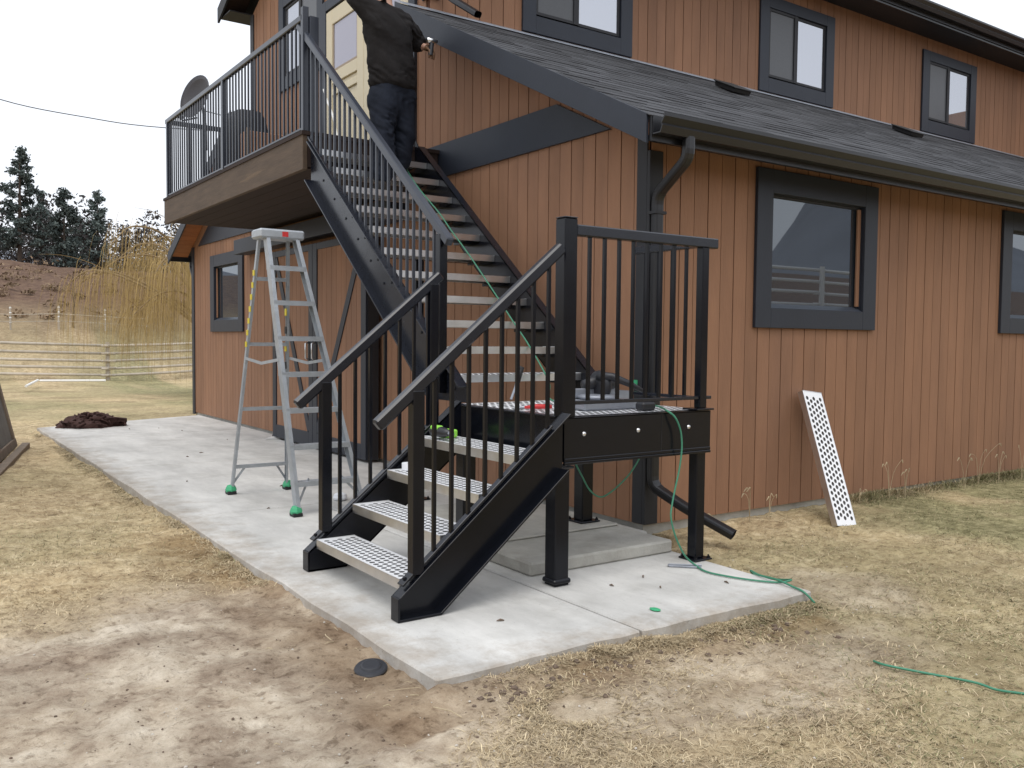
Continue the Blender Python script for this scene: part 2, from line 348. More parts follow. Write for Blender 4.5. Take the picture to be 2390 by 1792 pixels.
xm = N('ShaderNodeMixRGB'); xm.blend_type = 'MULTIPLY'; xm.inputs[0].default_value = .75; L(cur, xm.inputs[1]); L(spot, xm.inputs[2]); cur = xm.outputs[0]
tone = gramp(gnoise(.9, 4, .6), [(.34,(.90,.88,.86)),(.52,(1.20,1.20,1.19)),(.70,(1.36,1.34,1.30))])
xm = N('ShaderNodeMixRGB'); xm.blend_type = 'MULTIPLY'; xm.inputs[0].default_value = 1; L(cur, xm.inputs[1]); L(tone, xm.inputs[2]); cur = xm.outputs[0]
da = N('ShaderNodeAttribute'); da.attribute_name = 'damp'; xd = N('ShaderNodeMixRGB'); xd.blend_type = 'MULTIPLY'; L(da.outputs['Fac'], xd.inputs[0]); L(cur, xd.inputs[1]); xd.inputs[2].default_value = (.64,.57,.50,1); cur = xd.outputs[0]; cur = gmix(sp.outputs[2], cur, hillc)
L(cur, b.inputs['Base Color'])
bp = N('ShaderNodeBump'); bp.inputs['Strength'].default_value = .9; bp.inputs['Distance'].default_value = .03; L(gnoise(26, 8, .7), bp.inputs['Height']); L(bp.outputs[0], b.inputs['Normal'])
me.materials.clear(); me.materials.append(gm)
_a = me.attributes.new('damp', 'FLOAT', 'POINT'); _a.data.foreach_set('value', DAMP.astype(np.float32))
struct(np_obj('ground', me))

# far hills (behind the trees, and the mountain across the valley that the windows mirror)
def ridge(name, c0, c1, prof, depth):
    a, bb = Vector(c0), Vector(c1); n = len(prof); V = []; d = (bb-a); nrm = Vector((-d.y, d.x, 0)).normalized()
    for i, hgt in enumerate(prof):
        p = a + d*(i/(n-1))
        for q, (off, k) in enumerate(((0,0),(.25,.45),(.5,.8),(.75,1.0),(1.6,.6))):
            V.append((p.x+nrm.x*off*depth, p.y+nrm.y*off*depth, -5 + (hgt+5)*k*(1+.06*random.uniform(-1,1)*(0<q<4))))
    F = np.array([[i*5+q, (i+1)*5+q, (i+1)*5+q+1, i*5+q+1] for i in range(n-1) for q in range(4)])
    return struct(np_obj(name, np_mesh(name, 'hillmat', np.array(V), [F], smooth=True)))
u = np.linspace(0, 1, 60)
ridge('hill', (-330, 560, 0), (620, 560, 0), list(46 + 16*fbm(u*6, u*0+3) + 14*np.exp(-((u-.30)/.06)**2)*0), 160)
def polar_hill(prof, dist, back):
    V = []; n = len(prof)
    for az, el in prof:
        a_ = math.radians(az); z = 1.4 + dist*math.tan(math.radians(el))
        for off, k in ((-.55,-.02),(-.35,.28),(-.15,.72),(0,1),(.5,.5)):
            r_ = dist*(1+off*back); V.append((r_*math.cos(a_), r_*math.sin(a_), z*k if k > 0 else -6))
    F = np.array([[i*5+q, (i+1)*5+q, (i+1)*5+q+1, i*5+q+1] for i in range(n-1) for q in range(4)])
    return struct(np_obj('hill', np_mesh('hill', 'hillmat', np.array(V), [F], smooth=True)))
_az = np.arange(-75, -5, .6); _el = np.interp(_az, [-75,-60,-45,-41,-39.3,-38,-37,-35,-32,-29,-27,-25,-20,-5], [3,3.2,3.6,4.4,5.3,7.2,8.9,10.4,9.6,7.4,6,5,4,3]) + .35*(fbm(_az*.9, _az*0)-.5)
polar_hill(list(zip(_az, _el)), 420, .9)

# ------------------------------------------------------------------ patio
patio = MB().prism([(PX0+.03, PY0+.03, -.20), (PX1-.06, PY0+.03, -.20), (PX1-.06, -.2, -.20), (-.03, 0, -.20), (-.03, 11.0, -.20), (PX0+.03, 10.0, -.20)], (0, 0, .165)).build('patio', 'clod', loc=(-1.5, 4, 0)); struct(patio)
def slab(poly, top=0):
    MB().prism([(x, y, -.13) for x, y in poly], (0, 0, .13+top)).build('slab', 'concrete', patio, bevel=.008)
J = .009
def wob(x0, y0, x1, y1, n=9, amp=.012):      # slightly uneven trowelled edge
    return [(x0+(x1-x0)*i/n + random.uniform(-amp, amp)*(0 < i < n)*(abs(y1-y0) > abs(x1-x0)), y0+(y1-y0)*i/n + random.uniform(-amp, amp)*(0 < i < n)*(abs(x1-x0) > abs(y1-y0))) for i in range(n+1)]
slab(wob(-1.58-J, PY0, PX0, PY0) + wob(PX0, PY0, PX0, 2.2-J)[1:] + [(-1.58-J, 2.2-J)])
slab(wob(PX1-.03, PY0-.02, -1.58+J, PY0) + [(-1.58+J, 2.2-J), (-.02, 2.2-J), (-.02, -.05), (PX1, -.35)] )
slab([(-.02, 5.2-J), (-.02, 2.2+J)] + wob(PX0, 2.2+J, PX0, 5.2-J))
slab([(-.02, 8.5-J), (-.02, 5.2+J)] + wob(PX0, 5.2+J, PX0, 8.5-J))
slab([(-.02, 11.3), (-.02, 8.5+J)] + wob(PX0, 8.5+J, PX0, 10.18))
# shallow concrete steps at the corner door side
st = thing('concrete_step', (-.9, .2, 0), 'low pale concrete entry step with two shallow levels under the landing', 'step')
MB().box(-1.47, -.33, -.62, 1.25, .001, .082).build('lower_step', 'concrete_old', st, bevel=.012)
MB().box(-1.36, -.335, -.10, 1.15, .083, .100).build('upper_step', 'concrete_old', st, bevel=.012)

# ------------------------------------------------------------------ house
W = 11.65; XE = 13.2
house = thing('barn_house', (0, 0, 0), 'large brown wood-sided house with charcoal trim and dark shingle roofs', 'house')
PIT = .5; EY = -.34; RX = -.34
def roof_top(y): return 2.877 + PIT*(y - EY)
YC0, YC1 = 3.2, 8.45
def gtop(y):
    if y < YC0: return roof_top(y) - .075
    if y > YC1: return roof_top(W-y) - .075
    return 6.07 + .45*min(y-YC0, YC1-y)
def P(pl, a, d, z):        # plane point: along, outward distance, height
    return (-d, a, z) if pl == 'g' else ((a, -d, z) if pl == 'l' else (a, YC0-d, z))
def pbox(mb, pl, a0, a1, d0, d1, z0, z1):
    p = P(pl, a0, d0, z0); q = P(pl, a1, d1, z1)
    return mb.box(min(p[0],q[0]), max(p[0],q[0]), min(p[1],q[1]), max(p[1],q[1]), z0, z1)
def siding(pl, name, a0, a1, zb, top, holes, w=.147):
    back = MB(); boards = []
    n = int(round((a1-a0)/w)); w = (a1-a0)/n
    for i in range(n):
        s0, s1 = a0+i*w, a0+(i+1)*w
        g0 = .0055 if i % 2 == 0 else .0028; g1 = .0028 if i % 2 == 0 else .0055
        t0, t1 = top(s0), top(s1)
        if pl == 'g' and s0 < YC0 < s1: t1 = t0 if s1-YC0 < w/2 else t1
        spans = [(zb, None)]
        for h0, h1, k0, k1 in holes:
            if h0 < (s0+s1)/2 < h1:
                ns = []
                for z0, z1 in spans:
                    if k0 > z0: ns.append((z0, k0))
                    ns.append((k1, z1))
                spans = ns
        for z0, z1 in spans:
            za, zc = (t0, t1) if z1 is None else (z1, z1)
            if min(za, zc) - z0 < .02: continue
            for mb, e0, e1, d0, d1 in ((back, 0, 0, -.10, 0), (MB(), g0, g1, .0005, .013)):
                mb.prism([P(pl, s0+e0, d0, z0), P(pl, s1-e1, d0, z0), P(pl, s1-e1, d0, zc), P(pl, s0+e0, d0, za)], Vector(P(pl, 0, d1, 0)) - Vector(P(pl, 0, d0, 0)))
                if mb is not back: boards.append(mb)
    wall = back.build(name, 'siding_back', house)
    for mb in boards: mb.build('board', 'siding', wall)
    return wall
siding('g', 'gable_wall', 0, W, .035, gtop, [(8.98,10.42,1.60,2.60), (5.9,7.16,4.84,5.82), (3.54,5.68,3.2,5.34)])
wins = [1.11, 4.885]
siding('l', 'long_wall', 0, 8.06, .035, lambda a: 2.78, [(a+.12, a+1.47, 1.60, 2.62) for a in wins])
uw = [1.113, 4.893, 8.662]
siding('u', 'upper_wall', 0, XE, 4.55, lambda a: 6.10, [(a+.12, a+1.43, 4.78, 5.78) for a in uw])
MB().box(8.06, XE, 0, .1, .03, 2.78).build('plain_wall', 'siding', house)
MB().box(.001, 8, .015, .09, -.25, .034).box(.015, .09, .1, W-.02, -.25, .034).build('foundation', 'concrete_old', house)
MB().box(XE, XE+.1, .1, W, -.1, 6.0).box(.12, XE, W-.1, W, -.1, 2.78).box(.12, XE, YC1-.1, YC1, 4.5, 6.1).build('rear_wall', 'siding', house)
# corner trim
MB().box(-.030, -.0135, 0.0, .105, .04, 2.83).box(-.030, .10, -.032, -.001, .04, 2.72).build('corner_trim', 'trim_dark', house, bevel=.003)
MB().box(-.032, -.0135, W-.10, W+.0, .0, 2.95).box(-.032, .08, W+.001, W+.03, .0, 2.95).build('corner_trim', 'trim', house)
MB().box(-.030, -.0135, YC1-.10, YC1, 4.7, 6.07).box(-.030, .08, YC1+.001, YC1+.03, 4.7, 6.07).build('corner_trim', 'trim_dark', house)
MB().box(-.030, -.0135, YC0+.001, YC0+.10, 4.75, 6.05).box(-.030, .10, YC0-.03, YC0-.0135, 4.75, 6.05).build('corner_trim', 'trim', house)
# horizontal band across the gable
m = MB(); ya = EY + (2.945-2.80)/PIT
for s in (0, 1):
    f = (lambda y: y) if s == 0 else (lambda y: W-y)
    m.prism([(-.0135, f(.40), 2.945), (-.0135, f(5.8), 2.945), (-.0135, f(5.8), 3.262), (-.0135, f(1.06), 3.262)], (-.024, 0, 0))
m.build('band_board', 'trim', house)
# windows
def window(pl, a0, a1, z0, z1, tw, th, tb, kind):
    fr = MB()
    pbox(fr, pl, a0, a0+tw, .0135, .045, z0, z1); pbox(fr, pl, a1-tw, a1, .0135, .045, z0, z1)
    pbox(fr, pl, a0+tw, a1-tw, .0135, .044, z1-th, z1); pbox(fr, pl, a0+tw, a1-tw, .0135, .044, z0, z0+tb)
    f = fr.build('window', 'trim', house, bevel=.003)
    i0, i1, k0, k1 = a0+tw, a1-tw, z0+tb, z1-th
    jb = MB()
    pbox(jb, pl, i0-.02, i0+.006, -.085, .013, k0-.02, k1+.02); pbox(jb, pl, i1-.006, i1+.02, -.085, .013, k0-.02, k1+.02)
    pbox(jb, pl, i0+.006, i1-.006, -.085, .013, k1-.004, k1+.02)
    jb.build('jamb', 'trim', f)
    if kind == 'fixed': m_ = MB(); pbox(m_, pl, i1-.050, i1-.0061, -.011, .002, k0+.045, k1-.024); m_.build('brown_strip', 'siding', f)  # narrow siding-coloured strip down the right inner edge
    sl = MB(); A = [P(pl, i0+.006, -.040, k0+.045), P(pl, i0+.006, .034, k0-.002), P(pl, i0+.006, .034, k0-.02), P(pl, i0+.006, -.040, k0-.02)]
    sl.prism(A, Vector(P(pl, i1-.006, 0, 0)) - Vector(P(pl, i0+.006, 0, 0))).build('sill', 'trim_sky_lit', f)
    k0 += .02
    if kind == 'fixed':
        s = MB(); e = .022
        pbox(s, pl, i0+.006, i0+.006+e, -.05, -.012, k0, k1); pbox(s, pl, i1-.006-e, i1-.006, -.05, -.012, k0, k1)
        pbox(s, pl, i0+.006+e, i1-.006-e, -.05, -.013, k1-e, k1-.004); s.build('sash', 'trim_dark', f)
        g = MB(); pbox(g, pl, i0+.02, i1-.02, -.034, -.030, k0, k1-.01); g.build('pane', 'glass_lower', f)
    else:
        mid = i0 + (i1-i0)*(.46 if pl == 'u' else .5); e = .035
        s = MB()
        pbox(s, pl, i0+.006, i0+.03, -.05, .034, k0, k1-.004); pbox(s, pl, i1-.03, i1-.006, -.05, .020, k0, k1-.004)
        pbox(s, pl, mid-e, mid+e, -.05, .036, k0, k1-.004); pbox(s, pl, i0+.03, mid-e, -.05, .032, k1-.035, k1-.004); pbox(s, pl, mid+e, i1-.03, -.05, .018, k1-.035, k1-.004)
        pbox(s, pl, i0+.03, mid-e, -.05, .032, k0, k0+.03); pbox(s, pl, mid+e, i1-.03, -.05, .018, k0, k0+.03)
        s.build('sash', 'trim_dark', f)
        g = MB(); pbox(g, pl, i0+.03, mid-e, 0.016, .020, k0+.03, k1-.035); g.build('screen', 'screen', f)
        g = MB(); pbox(g, pl, mid+e, i1-.03, 0.002, .006, k0+.03, k1-.035); g.build('pane', 'glass_upper', f)
for a in wins: window('l', a, a+1.593, 1.482, 2.735, .185, .185, .160, 'fixed')
for a in uw: window('u', a, a+1.556, 4.655, 5.895, .175, .15, .185, 'slider')
window('g', 8.86, 10.53, 1.46, 2.72, .21, .19, .19, 'fixed')
window('g', 5.78, 7.28, 4.70, 5.95, .17, .15, .17, 'slider')
# roofs
def roofslab(name, pts, m='shingle_plain'):       # pts: cross-section polygon in (y,z)
    return MB().prism([(RX, y, z) for y, z in pts], (XE+.3-RX, 0, 0)).build(name, m, house)
t0 = .045
roof = roofslab('roof', [(EY, roof_top(EY)-.02), (YC0-.014, roof_top(YC0)-.02), (YC0-.014, roof_top(YC0)-t0), (EY, roof_top(EY)-t0)])
roofslab('roof', [(W-EY, roof_top(EY)), (W-YC0, roof_top(YC0)), (W-YC0, roof_top(YC0)-t0), (W-EY, roof_top(EY)-t0)])
ur = lambda y: 6.20 + .45*(y-2.72)
ym = (YC0+YC1)/2
roofslab('roof', [(2.72, ur(2.72)+.06), (ym, ur(ym)+.06), (W-2.72, ur(2.72)+.06), (W-2.72, ur(2.72)), (ym, ur(ym)), (2.72, ur(2.72))])
# shingle tabs on the lean-to roof: real overlapping tabs
sh = MB(); ncr = 27; Ls = math.hypot(YC0-.02-EY+.02, PIT*(YC0-EY)); ex = Ls/ncr; cs, sn = 1/math.hypot(1, PIT), PIT/math.hypot(1, PIT)
for r in range(ncr):
    xx = RX-.02 - random.uniform(0, .3)
    while xx < XE+.3:
        wd = random.choice((.24,.30,.34,.42)); x0, x1 = max(xx, RX-.02), min(xx+wd-.004, XE+.3); xx += wd
        if x1 - x0 < .03: continue
        s0 = r*ex - .004*random.random() - .012; s1 = s0 + ex*1.25; th = random.choice((.006,.007,.010))
        if s1 > Ls: s1 = Ls
        def sp_(s, n): return (EY-.02 + s*cs - n*sn, roof_top(EY-.02) + s*sn + n*cs - .018)
        a0, a1, b0, b1 = sp_(s0, .001), sp_(s0, th), sp_(s1, .0005), sp_(s1, .003)
        g = random.choice((.050,.057,.064,.070,.078)); c = (g, g*1.03, g*1.12)
        sh.add([(x0,*a0),(x1,*a0),(x0,*a1),(x1,*a1),(x0,*b1),(x1,*b1)], [(0,1,3,2),(2,3,5,4),(0,2,4),(1,5,3)], c)
stuff(sh.build('shingles', 'shingle', house))
MB().prism([(RX-.02, YC0-.11, roof_top(YC0-.11)-.001), (RX-.02, YC0-.0145, roof_top(YC0-.0145)-.001), (RX-.02, YC0-.0145, roof_top(YC0-.0145)+.012), (RX-.02, YC0-.11, roof_top(YC0-.11)+.012)], (XE+.3-RX, 0, 0)).build('flashing', 'tool_grey', house)
# cedar soffit boards under the two lean-to rakes and eaves
def soffit(fy):
    k = 0
    ys = np.arange(EY+.01, YC0-.1, .125)
    for y in ys:
        y1 = y+.121; z0, z1 = roof_top(y)-.075, roof_top(y1)-.075
        MB().prism([(RX+.02, fy(y), z0), (RX+.02, fy(y1), z1), (RX+.02, fy(y1), z1+.018), (RX+.02, fy(y), z0+.018)], (-RX-.034, 0, 0)).build('soffit_board', 'cedar', roof)
soffit(lambda y: y); soffit(lambda y: W-y)
MB().box(.0, XE, EY+.02, -.014, 2.782, 2.80).build('eave_soffit', 'trim_dark', house)
# rake boards
for f in (lambda y: y, lambda y: W-y):
    MB().prism([(RX, f(EY), roof_top(EY)-.205), (RX, f(YC0+.05), roof_top(YC0+.05)-.235), (RX, f(YC0+.05), roof_top(YC0+.05)-.012), (RX, f(EY), roof_top(EY)-.012)], (-.022, 0, 0)).build('rake_board', 'trim', house, bevel=.002)
for f in (lambda y: y, lambda y: W-y):
    MB().prism([(RX, f(2.72), ur(2.72)-.16), (RX, f(ym), ur(ym)-.16), (RX, f(ym), ur(ym)+.05), (RX, f(2.72), ur(2.72)+.05)], (-.03, 0, 0)).build('rake_board', 'trim_dark', house)
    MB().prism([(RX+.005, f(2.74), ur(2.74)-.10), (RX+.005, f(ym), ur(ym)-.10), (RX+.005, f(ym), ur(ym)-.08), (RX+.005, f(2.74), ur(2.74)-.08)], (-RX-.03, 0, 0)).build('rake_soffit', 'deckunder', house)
MB().box(RX+.01, XE+.3, 2.70, YC0-.014, 6.09, 6.105).box(RX+.01, XE+.3, YC1+.014, YC1+.45, 6.09, 6.105).build('upper_soffit', 'trim_dark', house)
# gutters: K-style profile extruded along the eaves
def gutter(yo, z, sgn=1):
    pr = [(0,0),(-.075,0),(-.095,.045),(-.085,.06),(-.115,.10),(-.115,.125),(-.108,.125),(-.105,.105),(-.078,.062),(-.086,.045),(-.070,.008),(-.006,.008),(-.006,.125),(0,.125)]
    return MB().prism([(RX+.005, yo+sgn*a, z+b_) for a, b_ in pr], (XE+.3-RX, 0, 0)).build('gutter', 'gutter', house)
gutter(EY-.03, 2.725); MB().box(RX+.0, XE+.3, EY-.028, EY-.004, 2.685, 2.845).build('fascia', 'gutter', house)
gutter(2.715, 6.15); MB().box(RX+.03, XE+.3, 2.716, 2.74, 6.06, 6.28).build('fascia', 'gutter', house)
gutter(W-EY+.03, 2.725, -1)
# downspouts (rounded rectangular pipes)
def pipe(pts, wx=.085, wz=.062, name='downspout'):
    m = MB(); path = []
    P_ = [Vector(p) for p in pts]; path = [P_[0]]
    for i in range(1, len(P_)-1):
        a, b_, c = P_[i-1], P_[i], P_[i+1]; r = min(.07, (a-b_).length*.4, (c-b_).length*.4); u0 = b_+(a-b_).normalized()*r; u1 = b_+(c-b_).normalized()*r
        for k in range(5): q = k/4; path.append(u0*(1-q)**2 + b_*2*q*(1-q) + u1*q*q)
    path.append(P_[-1]); n = 12; vs = []; prev = None
    for i, p in enumerate(path):
        t = (path[min(i+1, len(path)-1)]-path[max(i-1, 0)]).normalized(); s_ = Vector((1,0,0)) - t*t.x
        s_ = s_.normalized(); v = t.cross(s_)
        for k in range(n):
            a = 2*math.pi*(k+.5)/n; ca, sa = math.cos(a), math.sin(a); e = .55
            vs.append(p + s_*(math.copysign(abs(ca)**e, ca)*wx/2) + v*(math.copysign(abs(sa)**e, sa)*wz/2))
    m.add(vs, [(i*n+k, i*n+(k+1)%n, (i+1)*n+(k+1)%n, (i+1)*n+k) for i in range(len(path)-1) for k in range(n)] + [tuple(range(n))])
    return m.build(name, 'gutter', house)
ds = pipe([(-.05,-.42,2.74), (-.05,-.42,2.60), (.005,-.075,2.40), (.005,-.075,.33), (.10,-.30,.20), (.25,-.62,.045)])
MB().box(-.05,.06,-.113,-.036,2.265,2.285).box(-.05,.06,-.113,-.036,.60,.62).build('strap', 'trim_dark', ds)
pipe([(.06,3.02,6.1), (.06,3.08,5.9), (.06,3.10,4.9), (.10,2.95,4.70), (.16,2.55,4.44)])
pipe([(.05,W+.30,2.72), (.05,W+.30,2.62), (.03,W+.08,2.42), (.03,W+.08,.1)])
# roof vents
for vx, vy in ((3.55, 2.42), (7.02, 2.38)):
    z = roof_top(vy); m = MB()
    m.prism([(vx-.14, vy-.14, roof_top(vy-.14)), (vx-.14, vy+.14, roof_top(vy+.14)), (vx-.14, vy+.14, roof_top(vy+.14)+.06), (vx-.14, vy-.17, roof_top(vy-.17)+.065)], (.28, 0, 0))
    m.prism([(vx-.165, vy-.18, roof_top(vy-.18)+.055), (vx-.165, vy+.14, roof_top(vy+.14)+.055), (vx-.165, vy+.14, roof_top(vy+.14)+.072), (vx-.165, vy-.18, roof_top(vy-.18)+.072)], (.33, 0, 0))
    m.build('roof_vent', 'rubber', house, bevel=.006)
# sliding barn doors on the gable
DX = -.20
MB().box(-.235, -.036, 3.6, 8.66, 2.60, 2.81).build('track_cover', 'trim', house, bevel=.004)
for y0, y1, dirn in ((4.20, 5.69, 1), (5.70, 7.09, -1)):
    d = MB().box(DX+.012, DX+.10, y0+.01, y1-.01, .045, 2.50).build('sliding_door', 'siding_back', house)
    tw = .125
    MB().box(DX-.012, DX+.012-.0015, y0, y0+tw, .03, 2.52).box(DX-.012, DX+.0105, y1-tw, y1, .03, 2.52).box(DX-.0115, DX+.0105, y0+tw, y1-tw, 2.44, 2.52).box(DX-.0115, DX+.0105, y0+tw, y1-tw, .03, .20).build('door_frame', 'trim', d, bevel=.003)
    n = int((y1-y0-2*tw)/.147)+1; bw = (y1-y0-2*tw)/n
    for i in range(n):
        MB().box(DX+.003, DX+.0115, y0+tw+i*bw+.003, y0+tw+(i+1)*bw-.003, .20, 2.44).build('board', 'siding', d)
    m = MB()
    ya, yb = (y0+tw, y1-tw) if dirn < 0 else (y1-tw, y0+tw)
    m.bar((DX-.004, ya, .22), (DX-.004, yb, 2.42), .012, .10, up=(0,0,1)); m.build('diagonal_brace', 'trim', d)
    yh = y1-.09 if dirn > 0 else y0+.10
    hm = MB().tube([(DX-.012,yh,1.10),(DX-.06,yh,1.12),(DX-.06,yh,1.30),(DX-.012,yh,1.32)], .010, 8)
    hm.build('handle', 'bolt', d, smooth=True)
    MB().box(DX-.018, DX-.0125, yh-.03, yh+.03, 1.06, 1.36).build('handle_plate', 'rubber', d)
    if dirn > 0: MB().box(DX+.011, DX+.14, y0-.012, y0+.009, .03, 2.52).build('door_edge', 'trim_dark', d)
MB().box(-.16,-.02,7.12,7.26,.002,.035).lathe([(.035,0),(.04,.02),(.02,.05)],(-.12,7.18,.034),10).build('door_guide', 'rubber', house)
# upper cream door with glass lites
dr = MB().box(-.02, .03, 3.56, 5.66, 3.2, 5.32).build('upper_door', 'cream', house)
m = MB()
for y0, y1 in ((3.565, 4.605), (4.615, 5.655)):
    m.box(-.045,-.021,y0,y0+.17,3.22,5.30).box(-.045,-.021,y1-.17,y1,3.22,5.30).box(-.044,-.021,y0+.17,y1-.17,5.12,5.30).box(-.044,-.021,y0+.17,y1-.17,4.42,4.56).box(-.044,-.021,y0+.17,y1-.17,4.28,4.36).box(-.044,-.021,y0+.17,y1-.17,3.22,3.42)
m.build('door_stile', 'cream', dr, bevel=.006)
for y0, y1 in ((3.565, 4.605), (4.615, 5.655)):
    MB().box(-.034,-.0215,y0+.171,y0+.20,4.56,5.12).box(-.034,-.0215,y1-.20,y1-.171,4.56,5.12).box(-.034,-.0215,y0+.2,y1-.2,4.561,4.59).build('lite_frame', 'cream_dark', dr)
    MB().box(-.027,-.0225,y0+.2,y1-.2,4.59,5.119).build('pane', 'glass_door', dr)
MB().box(-.05,-.0135,3.42,3.555,3.2,5.45).box(-.05,-.0135,5.665,5.775,3.2,5.45).box(-.05,-.0135,3.555,5.665,5.325,5.45).build('door_trim', 'trim', house, bevel=.003)

# ------------------------------------------------------------------ deck
DKX, DY0, DY1, DZ = -1.43, 2.93, 7.80, 3.20
deck = thing('wooden_deck', (-.7, 5.4, 0), 'raised weathered brown wood deck with dark metal railing outside the upper door', 'deck')
MB().box(DKX, DKX+.045, DY0, DY1, DZ-.335, DZ-.012).build('fascia', 'deckwood', deck, bevel=.004)
MB().box(DKX+.046, -.05, DY0+.001, DY0+.045, DZ-.30, DZ-.03).build('fascia', 'deckunder', deck)
MB().box(DKX+.046, -.05, DY1-.045, DY1-.001, DZ-.30, DZ-.03).build('fascia', 'deckwood', deck)
xs = np.arange(DKX-.012, -.06, .141)
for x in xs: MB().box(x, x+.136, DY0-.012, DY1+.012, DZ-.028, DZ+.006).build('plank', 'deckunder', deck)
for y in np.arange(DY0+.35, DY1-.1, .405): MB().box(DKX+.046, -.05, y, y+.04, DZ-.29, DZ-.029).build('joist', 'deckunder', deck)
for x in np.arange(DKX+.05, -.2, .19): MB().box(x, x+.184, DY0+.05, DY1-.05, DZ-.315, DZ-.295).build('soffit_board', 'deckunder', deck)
bal1 = MB().box(-.008,.008,-.008,.008,0,1).mesh('baluster', 'deck_rail')
bals = MB().box(-.009,.009,-.009,.009,0,1).mesh('baluster', 'steel')
def railing(parent, a, b, ends, spacing=.1, m='deck_rail', hw=.05, hh=.058, bm=bal1, z_low=0, low_bar=True, ext0=0, ext1=0, skip=()):
    """a,b: top-of-handrail end points; ends: heights below the rail of the bottom bar"""
    a, b = Vector(a), Vector(b); t = (b-a).normalized(); h = Vector((0,0,hh/2))
    hr = MB().bar(a-t*ext0-h, b+t*ext1-h, hw, hh).build('railing', m, parent, bevel=.007)
    lo = Vector((0,0,ends))
    if low_bar: MB().bar(a-lo, b-lo, .034, .020).build('bottom_rail', m, hr, bevel=.002)
    Lh = math.hypot(b.x-a.x, b.y-a.y); n = int(round(Lh/spacing))
    for i in range(1, n):
        p = a + (b-a)*(i/n)
        if any(abs(i/n*Lh - s) < spacing*.4 for s in skip): continue
        inst('baluster', bm, hr, (p.x, p.y, p.z-ends), scale=(1, 1, ends-hh*.5))
    return hr
RZ = 4.235
hr = railing(deck, (DKX+.03, DY0+.03, RZ), (DKX+.03, 7.70, RZ), 1.0, ext1=.05)
for y in (DY0+.03, 5.29, 7.68): MB().box(DKX+.005, DKX+.06, y-.028, y+.028, DZ+.007, RZ-.05 if y > 3 else RZ+.06).build('post', 'deck_rail', hr, bevel=.004)
MB().box(DKX+.062, DKX+.145, DY0-.02, DY0+.06, DZ+.0, RZ-.02).build('post', 'deck_rail', hr, bevel=.004)
hr = railing(deck, (DKX+.06, 7.70, RZ-.01), (-.05, 7.70, RZ-.01), 1.0, spacing=.34)
for x in (-1.12, -.93, -.10): MB().box(x-.028, x+.028, 7.672, 7.728, DZ+.007, RZ-.06).build('post', 'deck_rail', hr)

# ------------------------------------------------------------------ steel stair
LZ = .940; LX0, LX1, LY0, LY1 = -1.44, -.285, -.88, .30
stair = thing('steel_staircase', (-1.2, 0, 0), 'black steel L-shaped staircase with perforated metal treads climbing to the deck', 'staircase')
# perforated tread plank: length along x, depth along y, top at z=0
def perforated(Lg, Dp, rows, flange=.05, pitch=.046, hr_=.0162, end=True):
    top = MB(); hol = MB(); rp = (Dp-.03)/rows; n8 = 8
    def cell(x0, x1, y0, y1):
        cx, cy = (x0+x1)/2, (y0+y1)/2; o = len(top.v)
        ring = [(x1,cy),(x1,y1),(cx,y1),(x0,y1),(x0,cy),(x0,y0),(cx,y0),(x1,y0)]
        oct_ = lambda zz, rr: [(cx+rr*math.cos(math.pi/4*k), cy+rr*math.sin(math.pi/4*k), zz) for k in range(8)]
        top.add([(*p, 0) for p in ring] + oct_(0, hr_), [(k, (k+1)%8, 8+(k+1)%8, 8+k) for k in range(8)])
        hol.add(oct_(.0005, hr_*1.0) + oct_(-.018, hr_*.8), [(k, (k+1)%8, 8+(k+1)%8, 8+k) for k in range(8)])
    nc = int((Lg-.02)/pitch); x_0 = (Lg-nc*pitch)/2
    for r in range(rows):
        y0 = .015 + r*rp; off = pitch/2 if r % 2 else 0
        k = nc-1 if off else nc
        for c in range(k): cell(x_0+off+c*pitch, x_0+off+(c+1)*pitch, y0, y0+rp)
        xa = x_0+off; xb = x_0+off+k*pitch
        if xa > .001: top.add([(0,y0,0),(xa,y0,0),(xa,y0+rp,0),(0,y0+rp,0)], [(0,1,2,3)])
        top.add([(xb,y0,0),(Lg,y0,0),(Lg,y0+rp,0),(xb,y0+rp,0)], [(0,1,2,3)])
    for y0, y1 in ((0,.015),(Dp-.015,Dp)): top.add([(0,y0,0),(Lg,y0,0),(Lg,y1,0),(0,y1,0)], [(0,1,2,3)])
    rim = MB().box(0, Lg, -.003, 0, -flange, .001).box(0, Lg, Dp, Dp+.003, -flange, .001)
    rim.box(0, Lg, .0001, .02, -flange, -flange+.003).box(0, Lg, Dp-.02, Dp-.0001, -flange, -flange+.003)
    if end: rim.box(-.0035, -.0005, -.003, Dp+.003, -flange, .0035).box(Lg+.0005, Lg+.0035, -.003, Dp+.003, -flange, .0035)
    top.c = None
    return top.mesh('tread_top', 'alu'), rim.mesh('tread_edge', 'alu_edge'), hol.mesh('tread_holes', 'tread_hole_shade')
tt, te, th_ = perforated(1.03, .236, 5)
def tread(parent, loc, rz, name='tread'):
    o = inst(name, tt, parent, loc, (0,0,rz)); e = bpy.data.objects.new('edge', te); col.objects.link(e); e.parent = o
    e = bpy.data.objects.new('perforations', th_); col.objects.link(e); e.parent = o
    return o
# lower flight climbs +x between y=-.87 and .165; four treads
LR, LRUN = LZ/5, .2285
NX0 = -2.447
for k in range(4):
    tread(stair, (NX0+k*LRUN, .160, LR*(k+1)), -math.pi/2)          # length runs towards -y, depth +x
